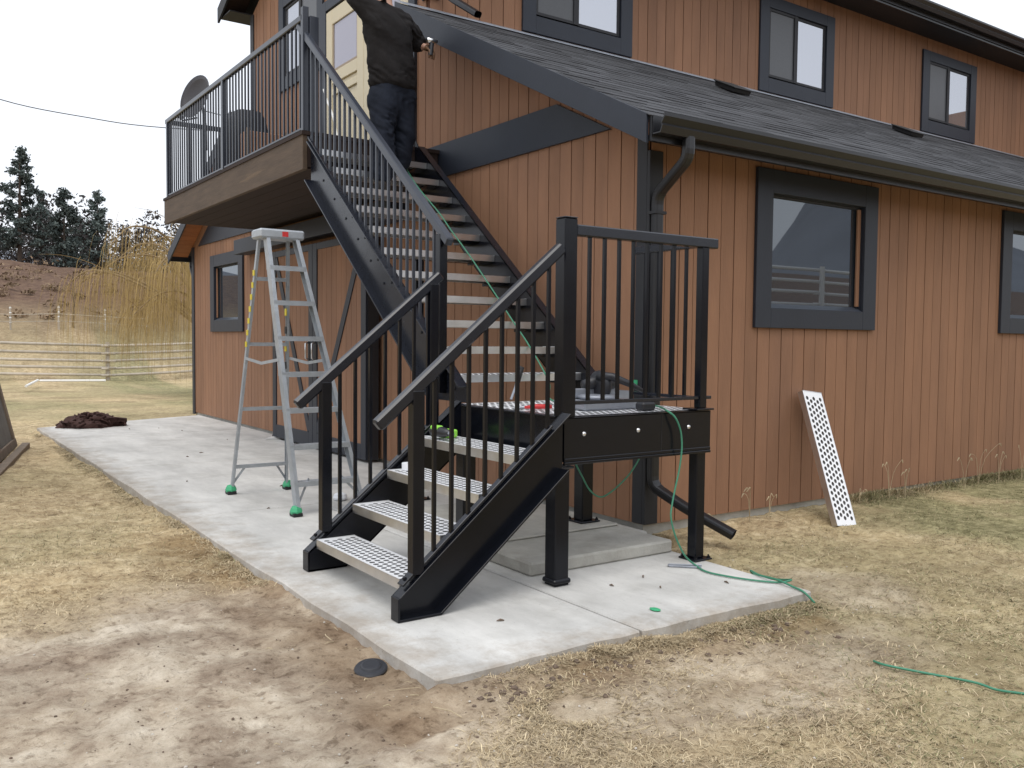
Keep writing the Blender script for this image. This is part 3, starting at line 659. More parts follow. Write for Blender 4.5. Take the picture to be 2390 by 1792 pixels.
# channel stringers
def stringer_l(y_web, sgn):
    s = LR/LRUN; ztop = lambda x: LR-.028 + s*(x-NX0)
    xa, xb = -2.495, LX0-.02; vd = .315
    zbot = lambda x: ztop(x) - vd
    xk = NX0 + (vd - (LR-.028))/s           # where the underside meets the slab
    web = [(xa,0), (xk,0), (xb,zbot(xb)), (xb,ztop(xb)), (xa, ztop(xa))]
    y0 = y_web
    m = MB().prism([(x, y0, max(z, .003)) for x, z in web], (0, sgn*.008, 0))
    o = m.build('stringer', 'steel', stair)
    fw = .078; th = .012; f = MB()
    def fl(p, q, up):
        (x0,z0),(x1,z1) = p, q; d = Vector((x1-x0, 0, z1-z0)).normalized(); n = Vector((-d.z, 0, d.x))*(th*up)
        f.prism([(x0, y0, z0), (x1, y0, z1), (x1+n.x, y0, z1+n.z), (x0+n.x, y0, z0+n.z)], (0, sgn*fw, 0))
    fl((xa,ztop(xa)), (xb,ztop(xb)), -1); fl((xk,.003), (xb,zbot(xb)), 1); fl((xa,.003), (xk+.004,.003), 1)
    f.box(xa-.006, xa+.006, min(y0, y0+sgn*fw), max(y0, y0+sgn*fw), .003, ztop(xa)-.001)
    f.build('flange', 'steel', o, bevel=.002)
    return o, ztop
oA, ztl = stringer_l(-.882, -1); oB, _ = stringer_l(.170, 1)
slope = .836
def lrail(y, x0, z0, x1, posts, skipx, upper_post=None):
    zr = lambda x: z0 + slope*(x-x0)
    low = lambda x: ztl(x) + .026
    d = zr(-2.0) - low(-2.0)
    a = Vector((-2.385, y, zr(-2.385))); b_ = Vector((x1, y, zr(x1))); t = (b_-a).normalized()
    hrl = MB().bar(Vector((x0, y, z0)) - Vector((0,0,.032)), b_ - Vector((0,0,.032)), .052, .062).build('railing', 'steel_sheen', stair, bevel=.010)
    MB().bar((-2.43, y, low(-2.43)-.004), (x1-.06, y, low(x1-.06)-.004), .040, .013).build('bottom_rail', 'steel_sheen', hrl, bevel=.002)
    x = -2.385+.1
    while x < x1-.04:
        inst('baluster', bals, hrl, (x, y, low(x)), scale=(1, 1, zr(x)-low(x)-.05)); x += .0995
    for px in posts:
        MB().box(px-.031, px+.031, y-.031, y+.031, low(px)-.02, zr(px)-.045).build('post', 'steel', hrl, bevel=.004)
        MB().bar((px-.085, y, low(px-.085)+.008), (px+.03, y, low(px+.03)+.008), .055, .012).build('foot_plate', 'steel', hrl, bevel=.002)
        MB().lathe([(.011,0),(.011,.009),(.006,.012)], (px-.062, y, low(px-.062)+.014), 8).build('bolt', 'steel', hrl)
    return hrl
lrail(-.920, -2.597, .985, -1.505, (-2.385,), ())
lrail(.205, -2.553, 1.008, -1.600, (-2.378, -1.655), ())
# landing frame: channels with flanges outward, bolts, perforated planks
fr = MB().box(LX0, LX1, LY0, LY0+.010, LZ-.245, LZ).build('landing_frame', 'steel', stair)
MB().box(LX0, LX1, LY0-.010, LY0+.012, LZ-.262, LZ-.2455).box(LX0, LX1, LY0-.007, LY0-.0005, LZ-.2452, LZ-.225).box(LX0, LX1, LY0, LY0+.05, LZ-.010, LZ+.0).build('flange', 'steel', fr, bevel=.004)
MB().box(LX0, LX0+.010, LY0+.011, LY1, LZ-.245, LZ).box(LX1-.010, LX1, LY0+.011, LY1, LZ-.245, LZ).box(LX0+.011, LX1-.011, LY1-.01, LY1, LZ-.245, LZ).build('side_channel', 'steel', fr)
MB().box(LX0-.02, LX0+.03, LY0+.06, LY1, LZ+.0005, LZ+.009).build('side_lip', 'steel_sheen', fr, bevel=.002)
MB().box(LX0+.735, LX0+.738, LY0-.0015, LY0-.0002, LZ-.24, LZ-.005).build('seam', 'rubber', fr)
for bx in (-1.302, -.893, -.478):
    MB().lathe([(.014,0),(.014,.003),(.011,.008),(.005,.011)], (bx, LY0, .846), 12, (0,-1,0)).build('bolt', 'bolt', fr, smooth=True)
tl, tle, tlh = perforated(LX1-LX0-.03, .222, 5, flange=.03, end=False)
for k in range(5):
    o = inst('landing_plank', tl, fr, (LX0+.015, LY0+.056+k*.2255, LZ+.004))
# legs with base plates
def leg(x, y, wx, z0, z1, plate, ww=None):
    ww = ww or wx
    o = MB().box(x-wx/2, x+wx/2, y-ww/2, y+ww/2, z0+.013, z1).build('leg', 'steel', stair, bevel=.006)
    MB().box(x-plate/2, x+plate/2, y-plate/2, y+plate/2, z0+.001, z0+.0125).build('base_plate', 'steel', o, bevel=.003)
    for i in (-1, 1):
        for j in (-1, 1):
            if plate > wx+.05: MB().lathe([(.012,0),(.012,.010),(.006,.011),(.006,.020)], (x+i*(plate/2-.018), y+j*(plate/2-.018), z0+.0126), 6).build('anchor_bolt', 'steel', o)
    return o
c1 = leg(-1.435, -.818, .098, 0, LZ-.275, .098)
MB().box(-1.495, -1.375, -.878, -.758, .0135, .042).build('foot_sleeve', 'steel', c1, bevel=.008)
MB().box(-1.50, -1.37, -.885, -.752, LZ-.283, LZ-.269).build('cap_plate', 'steel_sheen', c1, bevel=.003)
MB().box(-1.490, -1.452, -.872, -.79, LZ-.268, LZ-.005).build('corner_bracket', 'steel', c1)
for z in (LZ-.10, LZ-.185):
    MB().lathe([(.009,0),(.009,.006),(.004,.008)], (-1.471, -.8725, z), 8, (0,-1,0)).build('bolt', 'tool_grey', c1)
leg(-.335, -.822, .076, 0, LZ-.246, .15)
leg(-.50, .09, .098, .101, LZ-.246, .17)
leg(-1.385, .23, .098, 0, LZ-.246, .12)
leg(-.80, 1.95, .076, 0, 2.03, .17)
MB().box(-1.30, -.28, 1.915, 1.985, 2.031, 2.09).build('cross_beam', 'steel', stair)
# landing guard: tall corner post and rails
g = MB().box(LX0-.012, LX0+.078, LY0-.002, LY0+.086, LZ+.001, 2.035).build('post', 'steel', stair, bevel=.006)
MB().box(LX0-.012, LX0+.078, LY0-.002, LY0+.086, 2.036, 2.043).build('post_cap', 'steel_sheen', g, bevel=.003)
hr = railing(stair, (LX0+.078, LY0+.03, 2.005), (LX1+.02, LY0+.03, 2.005), .985, spacing=.111, m='steel_sheen', hw=.055, hh=.062, bm=bals, ext1=.03, skip=(.90, 1.01))
MB().box(-.375, -.318, LY0+.002, LY0+.058, LZ+.016, 1.945).build('post', 'steel', hr, bevel=.004)
MB().box(-.42, -.275, LY0-.02, LY0+.11, LZ+.004, LZ+.015).build('foot_plate', 'steel', hr, bevel=.002)
hr = railing(stair, (-.330, LY0+.062, 2.000), (-.330, -.20, 2.000), .985, spacing=.125, m='steel_sheen', hw=.05, hh=.05, bm=bals)
# upper flight climbs +y beside the gable wall; eleven treads
UR, URUN = (DZ-LZ)/12, .2325
UY = lambda k: 2.69 - (11-k)*URUN; UZ = lambda k: LZ + UR*k
for k in range(1, 12): tread(stair, (-1.345, UY(k), UZ(k)), 0)
us = UR/URUN
zt0 = zt = lambda y: UZ(11)-.045 + us*(y-UY(11))
def stringer_u(x_web, sgn, y_lo, lift=0):
    vd = .385; ya, yb = y_lo, DY0-.012; x0 = x_web; zt = lambda y: zt0(y)+lift; zb = lambda y: zt(y)-vd
    yk = ya + .12
    poly = [(ya, LZ+.01), (yk+.10, LZ+.01), (yb, zb(yb)), (yb, zt(yb)+.03), (yb-.06, zt(yb-.06)), (ya, max(zt(ya), LZ+.12 if not lift else LZ+.03))]
    if zb(yk+.10) > LZ+.01: poly[1:2] = [(yk+.10, max(LZ+.01, zb(yk+.10)))]
    yk2 = UY(11) + (LZ+.01 - (UZ(11)-.045+lift-vd))/us; poly[1] = (max(yk2, ya+.05), LZ+.01)
    o = MB().prism([(x0, y, z) for y, z in poly], (sgn*.008, 0, 0)).build('stringer', 'steel' if sgn > 0 else 'steel_sheen', stair)  # outer web takes the lighter steel, its sky reflection painted in
    f = MB(); fw = .075; th = .012
    for p, q, up in ((poly[-1], (yb-.06, zt(yb-.06)), -1), (poly[1], (yb, zb(yb)), 1)):
        (a0,z0),(a1,z1) = p, q; d = Vector((0, a1-a0, z1-z0)).normalized(); n = Vector((0,-d.z,d.y))*(th*up)
        f.prism([(x0,a0,z0),(x0,a1,z1),(x0,a1+n.y,z1+n.z),(x0,a0+n.y,z0+n.z)], (sgn*fw,0,0))
    f.build('flange', 'steel_sheen', o, bevel=.002)
    if sgn < 0:
        for k in range(1, 12):
            for dy in (.05, .18):
                MB().lathe([(.010,0),(.010,.006),(.005,.008)], (x0-.008, UY(k)+dy, UZ(k)-.09), 6, (-1,0,0)).build('bolt', 'steel', o)
    return o
stringer_u(-1.350, -1, .27); sr = stringer_u(-.310, 1, .075, .10)
# support brackets below treads at the wall side (dark cleats)
for k in range(1, 12):
    MB().prism([(-.318, UY(k)+.01, UZ(k)-.052), (-.318, UY(k)+.22, UZ(k)-.052), (-.318, UY(k)+.22, UZ(k)-.075), (-.318, UY(k)+.10, UZ(k)-.075)], (-.12, 0, 0)).build('cleat', 'steel', sr)
# rail of the upper flight (open side only)
ux = -1.388
za = 2.045; 
hrl = MB().bar((ux, .445, za-.031), (ux, 3.115, za-.031+us*2.67), .055, .062).build('railing', 'deck_rail', stair, bevel=.008)
zru = lambda y: za + us*(y-.445); zlo = lambda y: zt(y)+.022
MB().bar((ux, .60, zlo(.60)), (ux, 2.88, zlo(2.88)), .036, .016).build('bottom_rail', 'steel_sheen', hrl)
y = .655
while y < 2.90:
    inst('baluster', bal1, hrl, (ux, y, zlo(y)), scale=(1.15, 1.15, zru(y)-zlo(y)-.05)); y += .0985
MB().box(ux-.03, ux+.03, .525, .585, LZ+.06, zru(.55)-.05).build('post', 'steel', hrl, bevel=.004)

# ------------------------------------------------------------------ stepladder
lad = thing('stepladder', (-1.8, 2.4, 0), 'tall grey aluminium stepladder standing open on the patio with green taped feet', 'ladder')
LF, RF = Vector((-1.945,1.790,.03)), Vector((-1.370,1.800,.03)); LT, RT = Vector((-2.030,2.215,2.17)), Vector((-1.765,2.215,2.17))
LB, RB = Vector((-2.058,3.026,.03)), Vector((-1.545,3.020,.03)); LBT, RBT = Vector((-2.045,2.330,2.17)), Vector((-1.785,2.330,2.17))
def channel(a, b, wdt, dep, parent, name, sgn, m='ladder'):   # open C section
    a, b = Vector(a), Vector(b); t = (b-a).normalized(); sx = Vector((1,0,0)); sx = (sx - t*sx.dot(t)).normalized(); sy = t.cross(sx)
    pr = [(0,-dep/2),(sgn*wdt,-dep/2),(sgn*wdt,-dep/2+.003),(sgn*.003,-dep/2+.003),(sgn*.003,dep/2-.003),(sgn*wdt,dep/2-.003),(sgn*wdt,dep/2),(0,dep/2)]
    vs = [p + sx*u_ + sy*v_ for p in (a, b) for u_, v_ in pr]; n = 8
    return MB().add(vs, [tuple(range(n)), tuple(range(n, 2*n))] + [(i,(i+1)%n,n+(i+1)%n,n+i) for i in range(n)]).build(name, m, parent)
channel(LF, LT, .030, .075, lad, 'front_rail', 1); channel(RF, RT, .030, .075, lad, 'front_rail', -1)
channel(LB, LBT, .022, .035, lad, 'rear_leg', 1); channel(RB, RBT, .022, .035, lad, 'rear_leg', -1)
for z in (.26, .54, .82, 1.10, 1.38, 1.66, 1.935):
    f = z/2.17; a = LF.lerp(LT, f); b_ = RF.lerp(RT, f)
    MB().box(a.x+.003, b_.x-.003, a.y-.045, a.y+.045, z-.006, z).box(a.x+.003, b_.x-.003, a.y-.0455, a.y-.042, z-.038, z-.001).box(a.x+.003, b_.x-.003, a.y+.042, a.y+.0455, z-.03, z-.001).build('step', 'ladder', lad)
capm = MB().box(-2.085, -1.715, 2.165, 2.375, 2.15, 2.225).build('top_cap', 'ladder', lad, bevel=.014)
MB().box(-1.905, -1.855, 2.1635, 2.1645, 2.168, 2.208).build('sticker', 'red', capm)
for z in (.22, .74, 1.30, 1.84):
    f = z/2.17; a = LB.lerp(LBT, f); b_ = RB.lerp(RBT, f)
    MB().bar(a, b_, .028, .030).build('rear_brace', 'ladder', lad)
f = .22/2.17; a = LB.lerp(LBT, f); b_ = RB.lerp(RBT, f)
for p, q in ((LB.lerp(LBT, .02), a.lerp(b_, .22)), (RB.lerp(RBT, .02), b_.lerp(a, .22)), (LF.lerp(LT, .03)+Vector((.03,0,0)), LF.lerp(LT, .115).lerp(RF.lerp(RT, .115), .25)), (RF.lerp(RT, .03), RF.lerp(RT, .115).lerp(LF.lerp(LT, .115), .25))):
    MB().bar(p, q, .004, .020).build('foot_brace', 'ladder', lad)
for a, b_, a2, b2 in ((LF, LT, LB, LBT), (RF, RT, RB, RBT)):
    p, q = a.lerp(b_, .545), a2.lerp(b2, .545); mid = (p+q)/2 - Vector((0,0,.035))
    MB().bar(p, mid, .004, .024).bar(mid, q, .004, .024).build('spreader', 'ladder', lad)
for p, gtape in ((LF,1),(RF,1),(LB,1),(RB,1)):
    o = MB().box(p.x-.035, p.x+.04, p.y-.045, p.y+.045, .002, .030).build('foot', 'rubber', lad, bevel=.004)
    MB().lathe([(.044,.020),(.050,.040),(.040,.065),(.030,.08)], (p.x+.004, p.y, .0), 7).build('tape_wrap', 'green_tape', o)
for k in range(7):
    f = .60+.045*k; p = LB.lerp(LBT, f)
    MB().box(p.x-.006, p.x-.001, p.y-.02, p.y+.02, p.z-.025, p.z+.02).build('warning_label', 'yellow', lad)
for k in range(4):
    f = .52+.07*k; p = RB.lerp(RBT, f); MB().box(p.x-.03, p.x-.023, p.y-.018, p.y+.018, p.z-.04, p.z+.02).build('warning_label', 'yellow' if k % 2 else 'rubber', lad)
p = RF.lerp(RT, .36); MB().bar(p+Vector((.002,-.01,0)), RF.lerp(RT, .44)+Vector((.002,-.01,0)), .004, .045, up=(0,1,0)).build('warning_label', 'yellow', lad)

# ------------------------------------------------------------------ small things
# spare tread leaning on the long wall
a = Vector((1.50, -.575, -.03)); 
sp = thing('spare_tread', (1.6, -.45, 0), 'perforated metal stair tread leaning against the brown long wall', 'stair tread')
o = bpy.data.objects.new('tread_top', tt); col.objects.link(o); o.parent = sp
e = bpy.data.objects.new('edge', te); col.objects.link(e); e.parent = o
e = bpy.data.objects.new('perforations', th_); col.objects.link(e); e.parent = o
vx = (Vector((1.62, -.115, .985)) - Vector((1.485, -.570, -.03))).normalized(); vy = Vector((1, -.02, -.11)); vy = (vy - vx*vy.dot(vx)).normalized(); vz = vx.cross(vy)
if vz.y > 0: vz = -vz; 
SC_ = Matrix.Diagonal((1.085, 1, 1, 1))
ML_ = Matrix(((vx.x, -vy.x, vz.x, 1.485-1.6+vy.x*.236), (vx.y, -vy.y, vz.y, -.570+.45+vy.y*.236), (vx.z, -vy.z, vz.z, -.035+vy.z*.236), (0,0,0,1))) if vx.cross(-vy).dot(vz) > 0 else Matrix(((vx.x, vy.x, vz.x, 1.485-1.6), (vx.y, vy.y, vz.y, -.570+.45), (vx.z, vy.z, vz.z, -.035), (0,0,0,1)))
o.matrix_local = ML_ @ SC_
# satellite dish
di = thing('satellite_dish', (-.95, 7.72, 4.2), 'dark grey satellite dish mounted on the far deck rail', 'satellite dish')
dm = MB(); nr, na = 6, 28; ax = Vector((-.93, -.34, .22)).normalized(); qd = Vector((0,0,1)).rotation_difference(ax); cc = Vector((-1.02, 7.72, 4.585)); vs = []
for side in (0, 1):
    for i in range(nr+1):
        r = i/nr
        for k in range(na): t_ = 2*math.pi*k/na; vs.append(cc + qd @ Vector((.30*r*math.cos(t_), .30*r*math.sin(t_), .085*r*r-.05 - .006*side)))
fs = [(s*(nr+1)*na+i*na+k, s*(nr+1)*na+i*na+(k+1)%na, s*(nr+1)*na+(i+1)*na+(k+1)%na, s*(nr+1)*na+(i+1)*na+k) for s in (0,1) for i in range(nr) for k in range(na)]
fs += [(nr*na+k, nr*na+(k+1)%na, (2*nr+1)*na+(k+1)%na, (2*nr+1)*na+k) for k in range(na)]
dm.add(vs, fs).build('reflector', 'dish', di, smooth=True)
MB().tube([cc-ax*.05, (-.93,7.75,4.47), (-.90,7.74,4.23), (-.90,7.73,3.9)], .021, 10).build('mast', 'deck_rail', di, smooth=True)
MB().tube([cc-Vector((0,0,.27)), cc+ax*.22-Vector((0,0,.40)), cc+ax*.30-Vector((0,0,.36))], .012, 8).build('feed_arm', 'deck_rail', di)
MB().lathe([(.03,0),(.035,.02),(.028,.10)], cc+ax*.32-Vector((0,0,.36)), 10, -ax).build('feed_horn', 'tool_grey', di)
MB().tube([(-.90,7.72,4.42),(-.70,7.72,4.40),(-.62,7.72,4.20),(-.60,7.72,4.0)], .006, 6).build('cable', 'rubber', di)
# covered barbecue behind the deck rail
bq = thing('covered_barbecue', (-.62, 7.0, DZ), 'barbecue under a black cover on a brown wooden cart at the deck end', 'barbecue')
cv = MB(); rings = [(-1.02,-.36,6.55,7.35,3.215),(-.98,-.36,6.58,7.33,3.55),(-.90,-.36,6.62,7.28,3.95),(-.86,-.38,6.68,7.24,4.14),(-.76,-.44,6.76,7.18,4.285),(-.60,-.48,6.86,7.08,4.31)]
vs = []
for x0,x1,y0,y1,z in rings:
    for k in range(16):
        a_ = 2*math.pi*k/16; c_, s_ = math.cos(a_), math.sin(a_); e_ = .5
        vs.append(((x0+x1)/2+(x1-x0)/2*math.copysign(abs(c_)**e_, c_)+.012*random.uniform(-1,1), (y0+y1)/2+(y1-y0)/2*math.copysign(abs(s_)**e_, s_)+.012*random.uniform(-1,1), z))
cv.add(vs, [(i*16+k, i*16+(k+1)%16, (i+1)*16+(k+1)%16, (i+1)*16+k) for i in range(len(rings)-1) for k in range(16)] + [tuple(range(80,96))]); cv.build('cover', 'cover', bq, smooth=True)
MB().box(-.82,-.30,6.30,6.52,DZ+.05,3.92).build('cart_panel', 'siding', bq, bevel=.01)
for x in (-.82, -.34): MB().box(x, x+.04, 6.28, 6.298, DZ+.007, 3.95).build('cart_leg', 'wood_old', bq)
# cord on the stair, cord over the landing edge, loop under it
def spline(pts, n=6):
    P_ = [Vector(p) for p in pts]; out_ = []
    for i in range(len(P_)-1):
        p0, p1, p2, p3 = P_[max(i-1,0)], P_[i], P_[i+1], P_[min(i+2,len(P_)-1)]
        for k in range(n):
            t_ = k/n; out_.append(.5*((2*p1) + (p2-p0)*t_ + (2*p0-5*p1+4*p2-p3)*t_*t_ + (3*p1-p0-3*p2+p3)*t_**3))
    return out_ + [P_[-1]]
def cord(name, pts, r, m, label, cat='cord', grp=None):
    o = MB().tube(spline(pts), r, 6).build(name, m, loc=pts[0], smooth=True); return tag(o, label, cat, grp)
cord('extension_cord', [(-.575,2.772,3.10),(-.618,2.341,2.745),(-.585,1.985,2.456),(-.587,1.773,2.284),(-.582,1.460,2.030),(-.597,1.071,1.715),(-.611,.815,1.507),(-.619,.601,1.334),(-.650,.366,1.143),(-.80,.10,1.06),(-.90,-.02,.99),(-.93,-.2,.962),(-.80,-.30,.957)], .0055, 'green_cord', 'thin green extension cord running down the upper flight over the treads')
cord('extension_cord', [(-.40,-.45,.957),(-.523,-.673,.957),(-.66,-.87,.955),(-.632,-.918,.915),(-.59,-.922,.84),(-.575,-.922,.77),(-.575,-.922,.70),(-.592,-.922,.596),(-.625,-.925,.49),(-.653,-.93,.40),(-.672,-.94,.318),(-.64,-.95,.20),(-.57,-.96,.08),(-.50,-.975,.018),(-.54,-1.10,.010),(-.52,-1.24,.010),(-.45,-1.40,.010),(-.363,-1.50,.010),(-.29,-1.52,.018),(-.235,-1.38,-.02),(-.25,-1.24,-.03),(-.30,-1.235,.010),(-.344,-1.337,.012),(-.37,-1.49,.022),(-.384,-1.60,.012),(-.40,-1.69,.004),(-.37,-1.74,-.05)], .0060, 'green_cord', 'green extension cord hanging over the landing edge and trailing across the patio')
cord('extension_cord', [(x_, y_, float(height(x_, y_))+.012) for x_, y_ in ((-.863,-2.419),(-.90,-2.50),(-.836,-2.628),(-.75,-2.81),(-.738,-2.908),(-.70,-3.042),(-.62,-3.25))], .006, 'green_cord', 'faded green cord half buried in the grass at lower right')
cord('hanging_cord', [(-.98,-.35,.70),(-.934,-.35,.598),(-.875,-.35,.504),(-.808,-.35,.408),(-.719,-.35,.357),(-.622,-.35,.386),(-.516,-.35,.452),(-.447,-.35,.511),(-.378,-.35,.60),(-.36,-.35,.70)], .0055, 'green_cord', 'slack green cord looping below the landing')
cord('white_cable', [(-.10,5.60,4.37),(-.12,5.45,4.20),(-.14,5.25,4.0),(-.14,5.10,3.7),(-.16,4.95,3.5),(-.18,4.80,3.32),(-.2,4.7,3.23)], .013, 'white', 'white cable curving down in front of the cream door')
# drill on the top lower tread
dl = thing('cordless_drill', (-1.68, -.05, LR*4+.004), 'black and lime green cordless drill lying on the fourth tread', 'drill')
z4 = LR*4+.004
MB().tube([(-1.72,.08,z4+.045),(-1.72,-.02,z4+.045),(-1.72,-.06,z4+.045),(-1.72,-.12,z4+.045)], [.030,.034,.030,.018], 10).build('motor_housing', 'plastic_blk', dl, smooth=True)
MB().box(-1.755,-1.70,-.02,.06,z4+.055,z4+.082).build('top_shell', 'lime', dl, bevel=.008)
MB().bar((-1.72,.04,z4+.03),(-1.62,.06,z4+.022),.045,.04).build('handle', 'plastic_blk', dl, bevel=.008)
MB().box(-1.66,-1.58,.01,.11,z4+.001,z4+.05).build('battery', 'lime', dl, bevel=.008)
MB().tube([(-1.72,-.12,z4+.045),(-1.72,-.17,z4+.045)], [.014,.006], 8).build('chuck', 'tool_grey', dl)
MB().tube([(-1.75,.14,z4+.006),(-1.72,.10,z4+.006)], .004, 6).build('bit', 'bolt', dl)
# tape roll on the third tread
tp = thing('tape_roll', (-1.86, .08, LR*3), 'small white paper roll standing on the third tread', 'roll')
MB().lathe([(.020,0),(.048,0),(.048,.042),(.020,.042),(.020,.001)], (-1.88, .085, LR*3+.004), 18).build('paper_roll', 'paper', tp)
MB().lathe([(.0195,.002),(.0195,.040),(.017,.040),(.017,.002)], (-1.88, .085, LR*3+.004), 14).build('core', 'cream_dark', tp)
o = MB().lathe([(.01,0),(.055,.003),(.06,.02),(.05,.05),(.02,.062)], (-1.37, 2.26, .003), 14).build('crumpled_paper', 'paper', loc=(-1.37,2.26,0)); tag(o, 'crumpled white paper on the patio beside the ladder', 'paper')
o = MB().prism([(-.35,7.0,.003),(-.05,7.35,.003),(-.05,6.95,.003)], (0,0,.012)).build('white_board', 'white', loc=(-.2,7.1,0)); tag(o, 'small white board lying at the sliding door foot', 'board')
# chop saw and bits on the landing
cs_ = thing('chop_saw', (-.85, -.45, LZ+.006), 'grey and black power chop saw standing on the landing behind the guard', 'saw')
zl = LZ+.0075
MB().box(-1.08,-.62,-.62,-.30,zl,zl+.055).build('base', 'tool_grey', cs_, bevel=.012)
MB().lathe([(.12,0),(.13,.01),(.13,.02),(.10,.03)], (-.85,-.46,zl+.055), 24).build('turntable', 'tool_grey', cs_, smooth=True)
MB().box(-1.08,-.62,-.40,-.37,zl+.056,zl+.12).build('fence', 'tool_grey', cs_, bevel=.006)
MB().lathe([(.02,-.03),(.085,-.028),(.098,-.01),(.098,.01),(.085,.028),(.02,.03)], (-.80,-.42,zl+.135), 22, (1,0,0)).build('blade_guard', 'plastic_blk', cs_, smooth=True)
MB().tube([(-.90,-.38,zl+.14),(-.80,-.38,zl+.155),(-.66,-.38,zl+.15)], [.03,.048,.045], 12).build('motor', 'plastic_blk', cs_, smooth=True)
MB().tube([(-.84,-.44,zl+.20),(-.78,-.52,zl+.195),(-.70,-.60,zl+.15),(-.62,-.62,zl+.11)], [.03,.026,.02,.012], 10).build('handle', 'plastic_blk', cs_, smooth=True)
cl = thing('parts_tray', (-.60, -.36, zl), 'clear grey plastic parts tray with small hardware on the landing', 'tray')
MB().box(-.60,-.44,-.30,-.10,zl,zl+.012).box(-.60,-.592,-.30,-.10,zl+.0125,zl+.09).box(-.448,-.44,-.30,-.10,zl+.0125,zl+.09).box(-.5915,-.4485,-.30,-.292,zl+.0125,zl+.09).box(-.5915,-.4485,-.108,-.10,zl+.0125,zl+.09).build('tray_body', 'tool_grey', cl)
MB().box(-.57,-.50,-.25,-.20,zl+.0125,zl+.10).box(-.50,-.46,-.2,-.13,zl+.0126,zl+.08).build('hardware', 'plastic_blk', cl)
bx_ = MB().box(-.76,-.65,-.78,-.70,zl,zl+.05).build('black_case', 'plastic_blk', loc=(-.7,-.74,zl), bevel=.012); tag(bx_, 'small black tool case at the landing front edge', 'case')
pl_ = thing('red_pliers', (-1.26,-.42,zl), 'red handled pliers lying on the landing grate by the stair top', 'pliers')
MB().tube([(-1.33,-.35,zl+.012),(-1.28,-.40,zl+.018),(-1.20,-.45,zl+.018)], [.008,.014,.012], 8).tube([(-1.31,-.33,zl+.012),(-1.25,-.37,zl+.018),(-1.18,-.41,zl+.018)], [.008,.014,.012], 8).build('handles', 'red', pl_, smooth=True)
MB().tube([(-1.32,-.34,zl+.012),(-1.37,-.30,zl+.010)], [.012,.004], 8).build('jaws', 'tool_grey', pl_)
hm_ = thing('hammer', (-.98, .24, zl), 'black handled hammer propped at the foot of the upper flight', 'hammer')
MB().tube([(-1.05,.20,zl+.02),(-1.00,.22,zl+.10),(-.97,.235,zl+.16)], [.009,.009,.014], 8).build('shaft', 'tool_grey', hm_)
MB().tube([(-.975,.233,zl+.13),(-.95,.245,zl+.20),(-.93,.25,zl+.225),(-.96,.25,zl+.235)], [.018,.023,.022,.015], 10).build('grip', 'rubber', hm_, smooth=True)
# strip of green tape on the corner, green dab on patio, straps
o = MB().box(-.0345,-.0305,.062,.100,1.03,1.085).build('tape_strip', 'green_tape', loc=(-.03,.08,1.05)); tag(o, 'short strip of green tape on the charcoal corner trim', 'tape')
o = MB().lathe([(.005,0),(.030,.002),(.034,.006),(.02,.010)], (-1.31,-1.477,.001), 12, sx=.7).build('tape_scrap', 'green_tape', loc=(-1.31,-1.477,0)); tag(o, 'bright green tape scrap on the patio slab', 'tape')
o = MB().tube(spline([(-.60,-.86,.008),(-.53,-.92,.008),(-.45,-.985,.008)]), .007, 6).tube(spline([(-.61,-.90,.008),(-.55,-.96,.008),(-.49,-1.02,.008)]), .006, 6).tube(spline([(-.60,-.86,.008),(-.625,-.88,.009),(-.61,-.90,.008)]), .006, 6).build('metal_strap', 'tool_grey', loc=(-.55,-.93,0)); tag(o, 'bent grey metal strap lying beside the landing post foot', 'strap')
# black round cap on the soil
hz = float(height(-2.80, -1.28))
cp = thing('plastic_cap', (-2.80,-1.28,hz), 'round black plastic cap lying on the bare soil near the slab edge', 'cap')
MB().lathe([(.058,-.010),(.070,-.004),(.072,.010),(.066,.017),(.048,.019),(.043,.026),(.036,.028),(.003,.028)], (-2.80,-1.28,hz), 30, (-.12,-.16,1)).build('cap_body', 'plastic_blk', cp)
# brown netting pile on the slab's far end
pm = MB(); n = 26; rings_ = 9; vs = []
ctr = Vector((-1.99, 9.93, .002))
for i in range(rings_):
    f = i/(rings_-1)
    for k in range(n):
        a_ = 2*math.pi*k/n; rr = (1-f**1.6)*(1+.22*math.sin(3*a_+i)+.2*random.uniform(-1,1)); vs.append(ctr + Vector((.44*rr*math.cos(a_), .24*rr*math.sin(a_), .19*f**.6 + .03*random.uniform(-.5,1)*(i > 0))))
pm.add(vs, [(i*n+k, i*n+(k+1)%n, (i+1)*n+(k+1)%n, (i+1)*n+k) for i in range(rings_-1) for k in range(n)])
for k in range(150):
    a_ = random.uniform(0, 6.28); r0 = random.uniform(.1, .98); p = ctr + Vector((.44*r0*math.cos(a_), .24*r0*math.sin(a_), .02+.17*(1-r0)))
    pm.tube(spline([p, p+Vector((random.uniform(-.1,.1), random.uniform(-.1,.1), .05)), p+Vector((random.uniform(-.16,.16), random.uniform(-.10,.10), -.0))], 4), random.uniform(.008,.02), 5)
o = pm.build('netting_pile', 'brown_pile', loc=ctr, smooth=True); tag(o, 'dark brown heap of netting on the far end of the slab', 'netting')
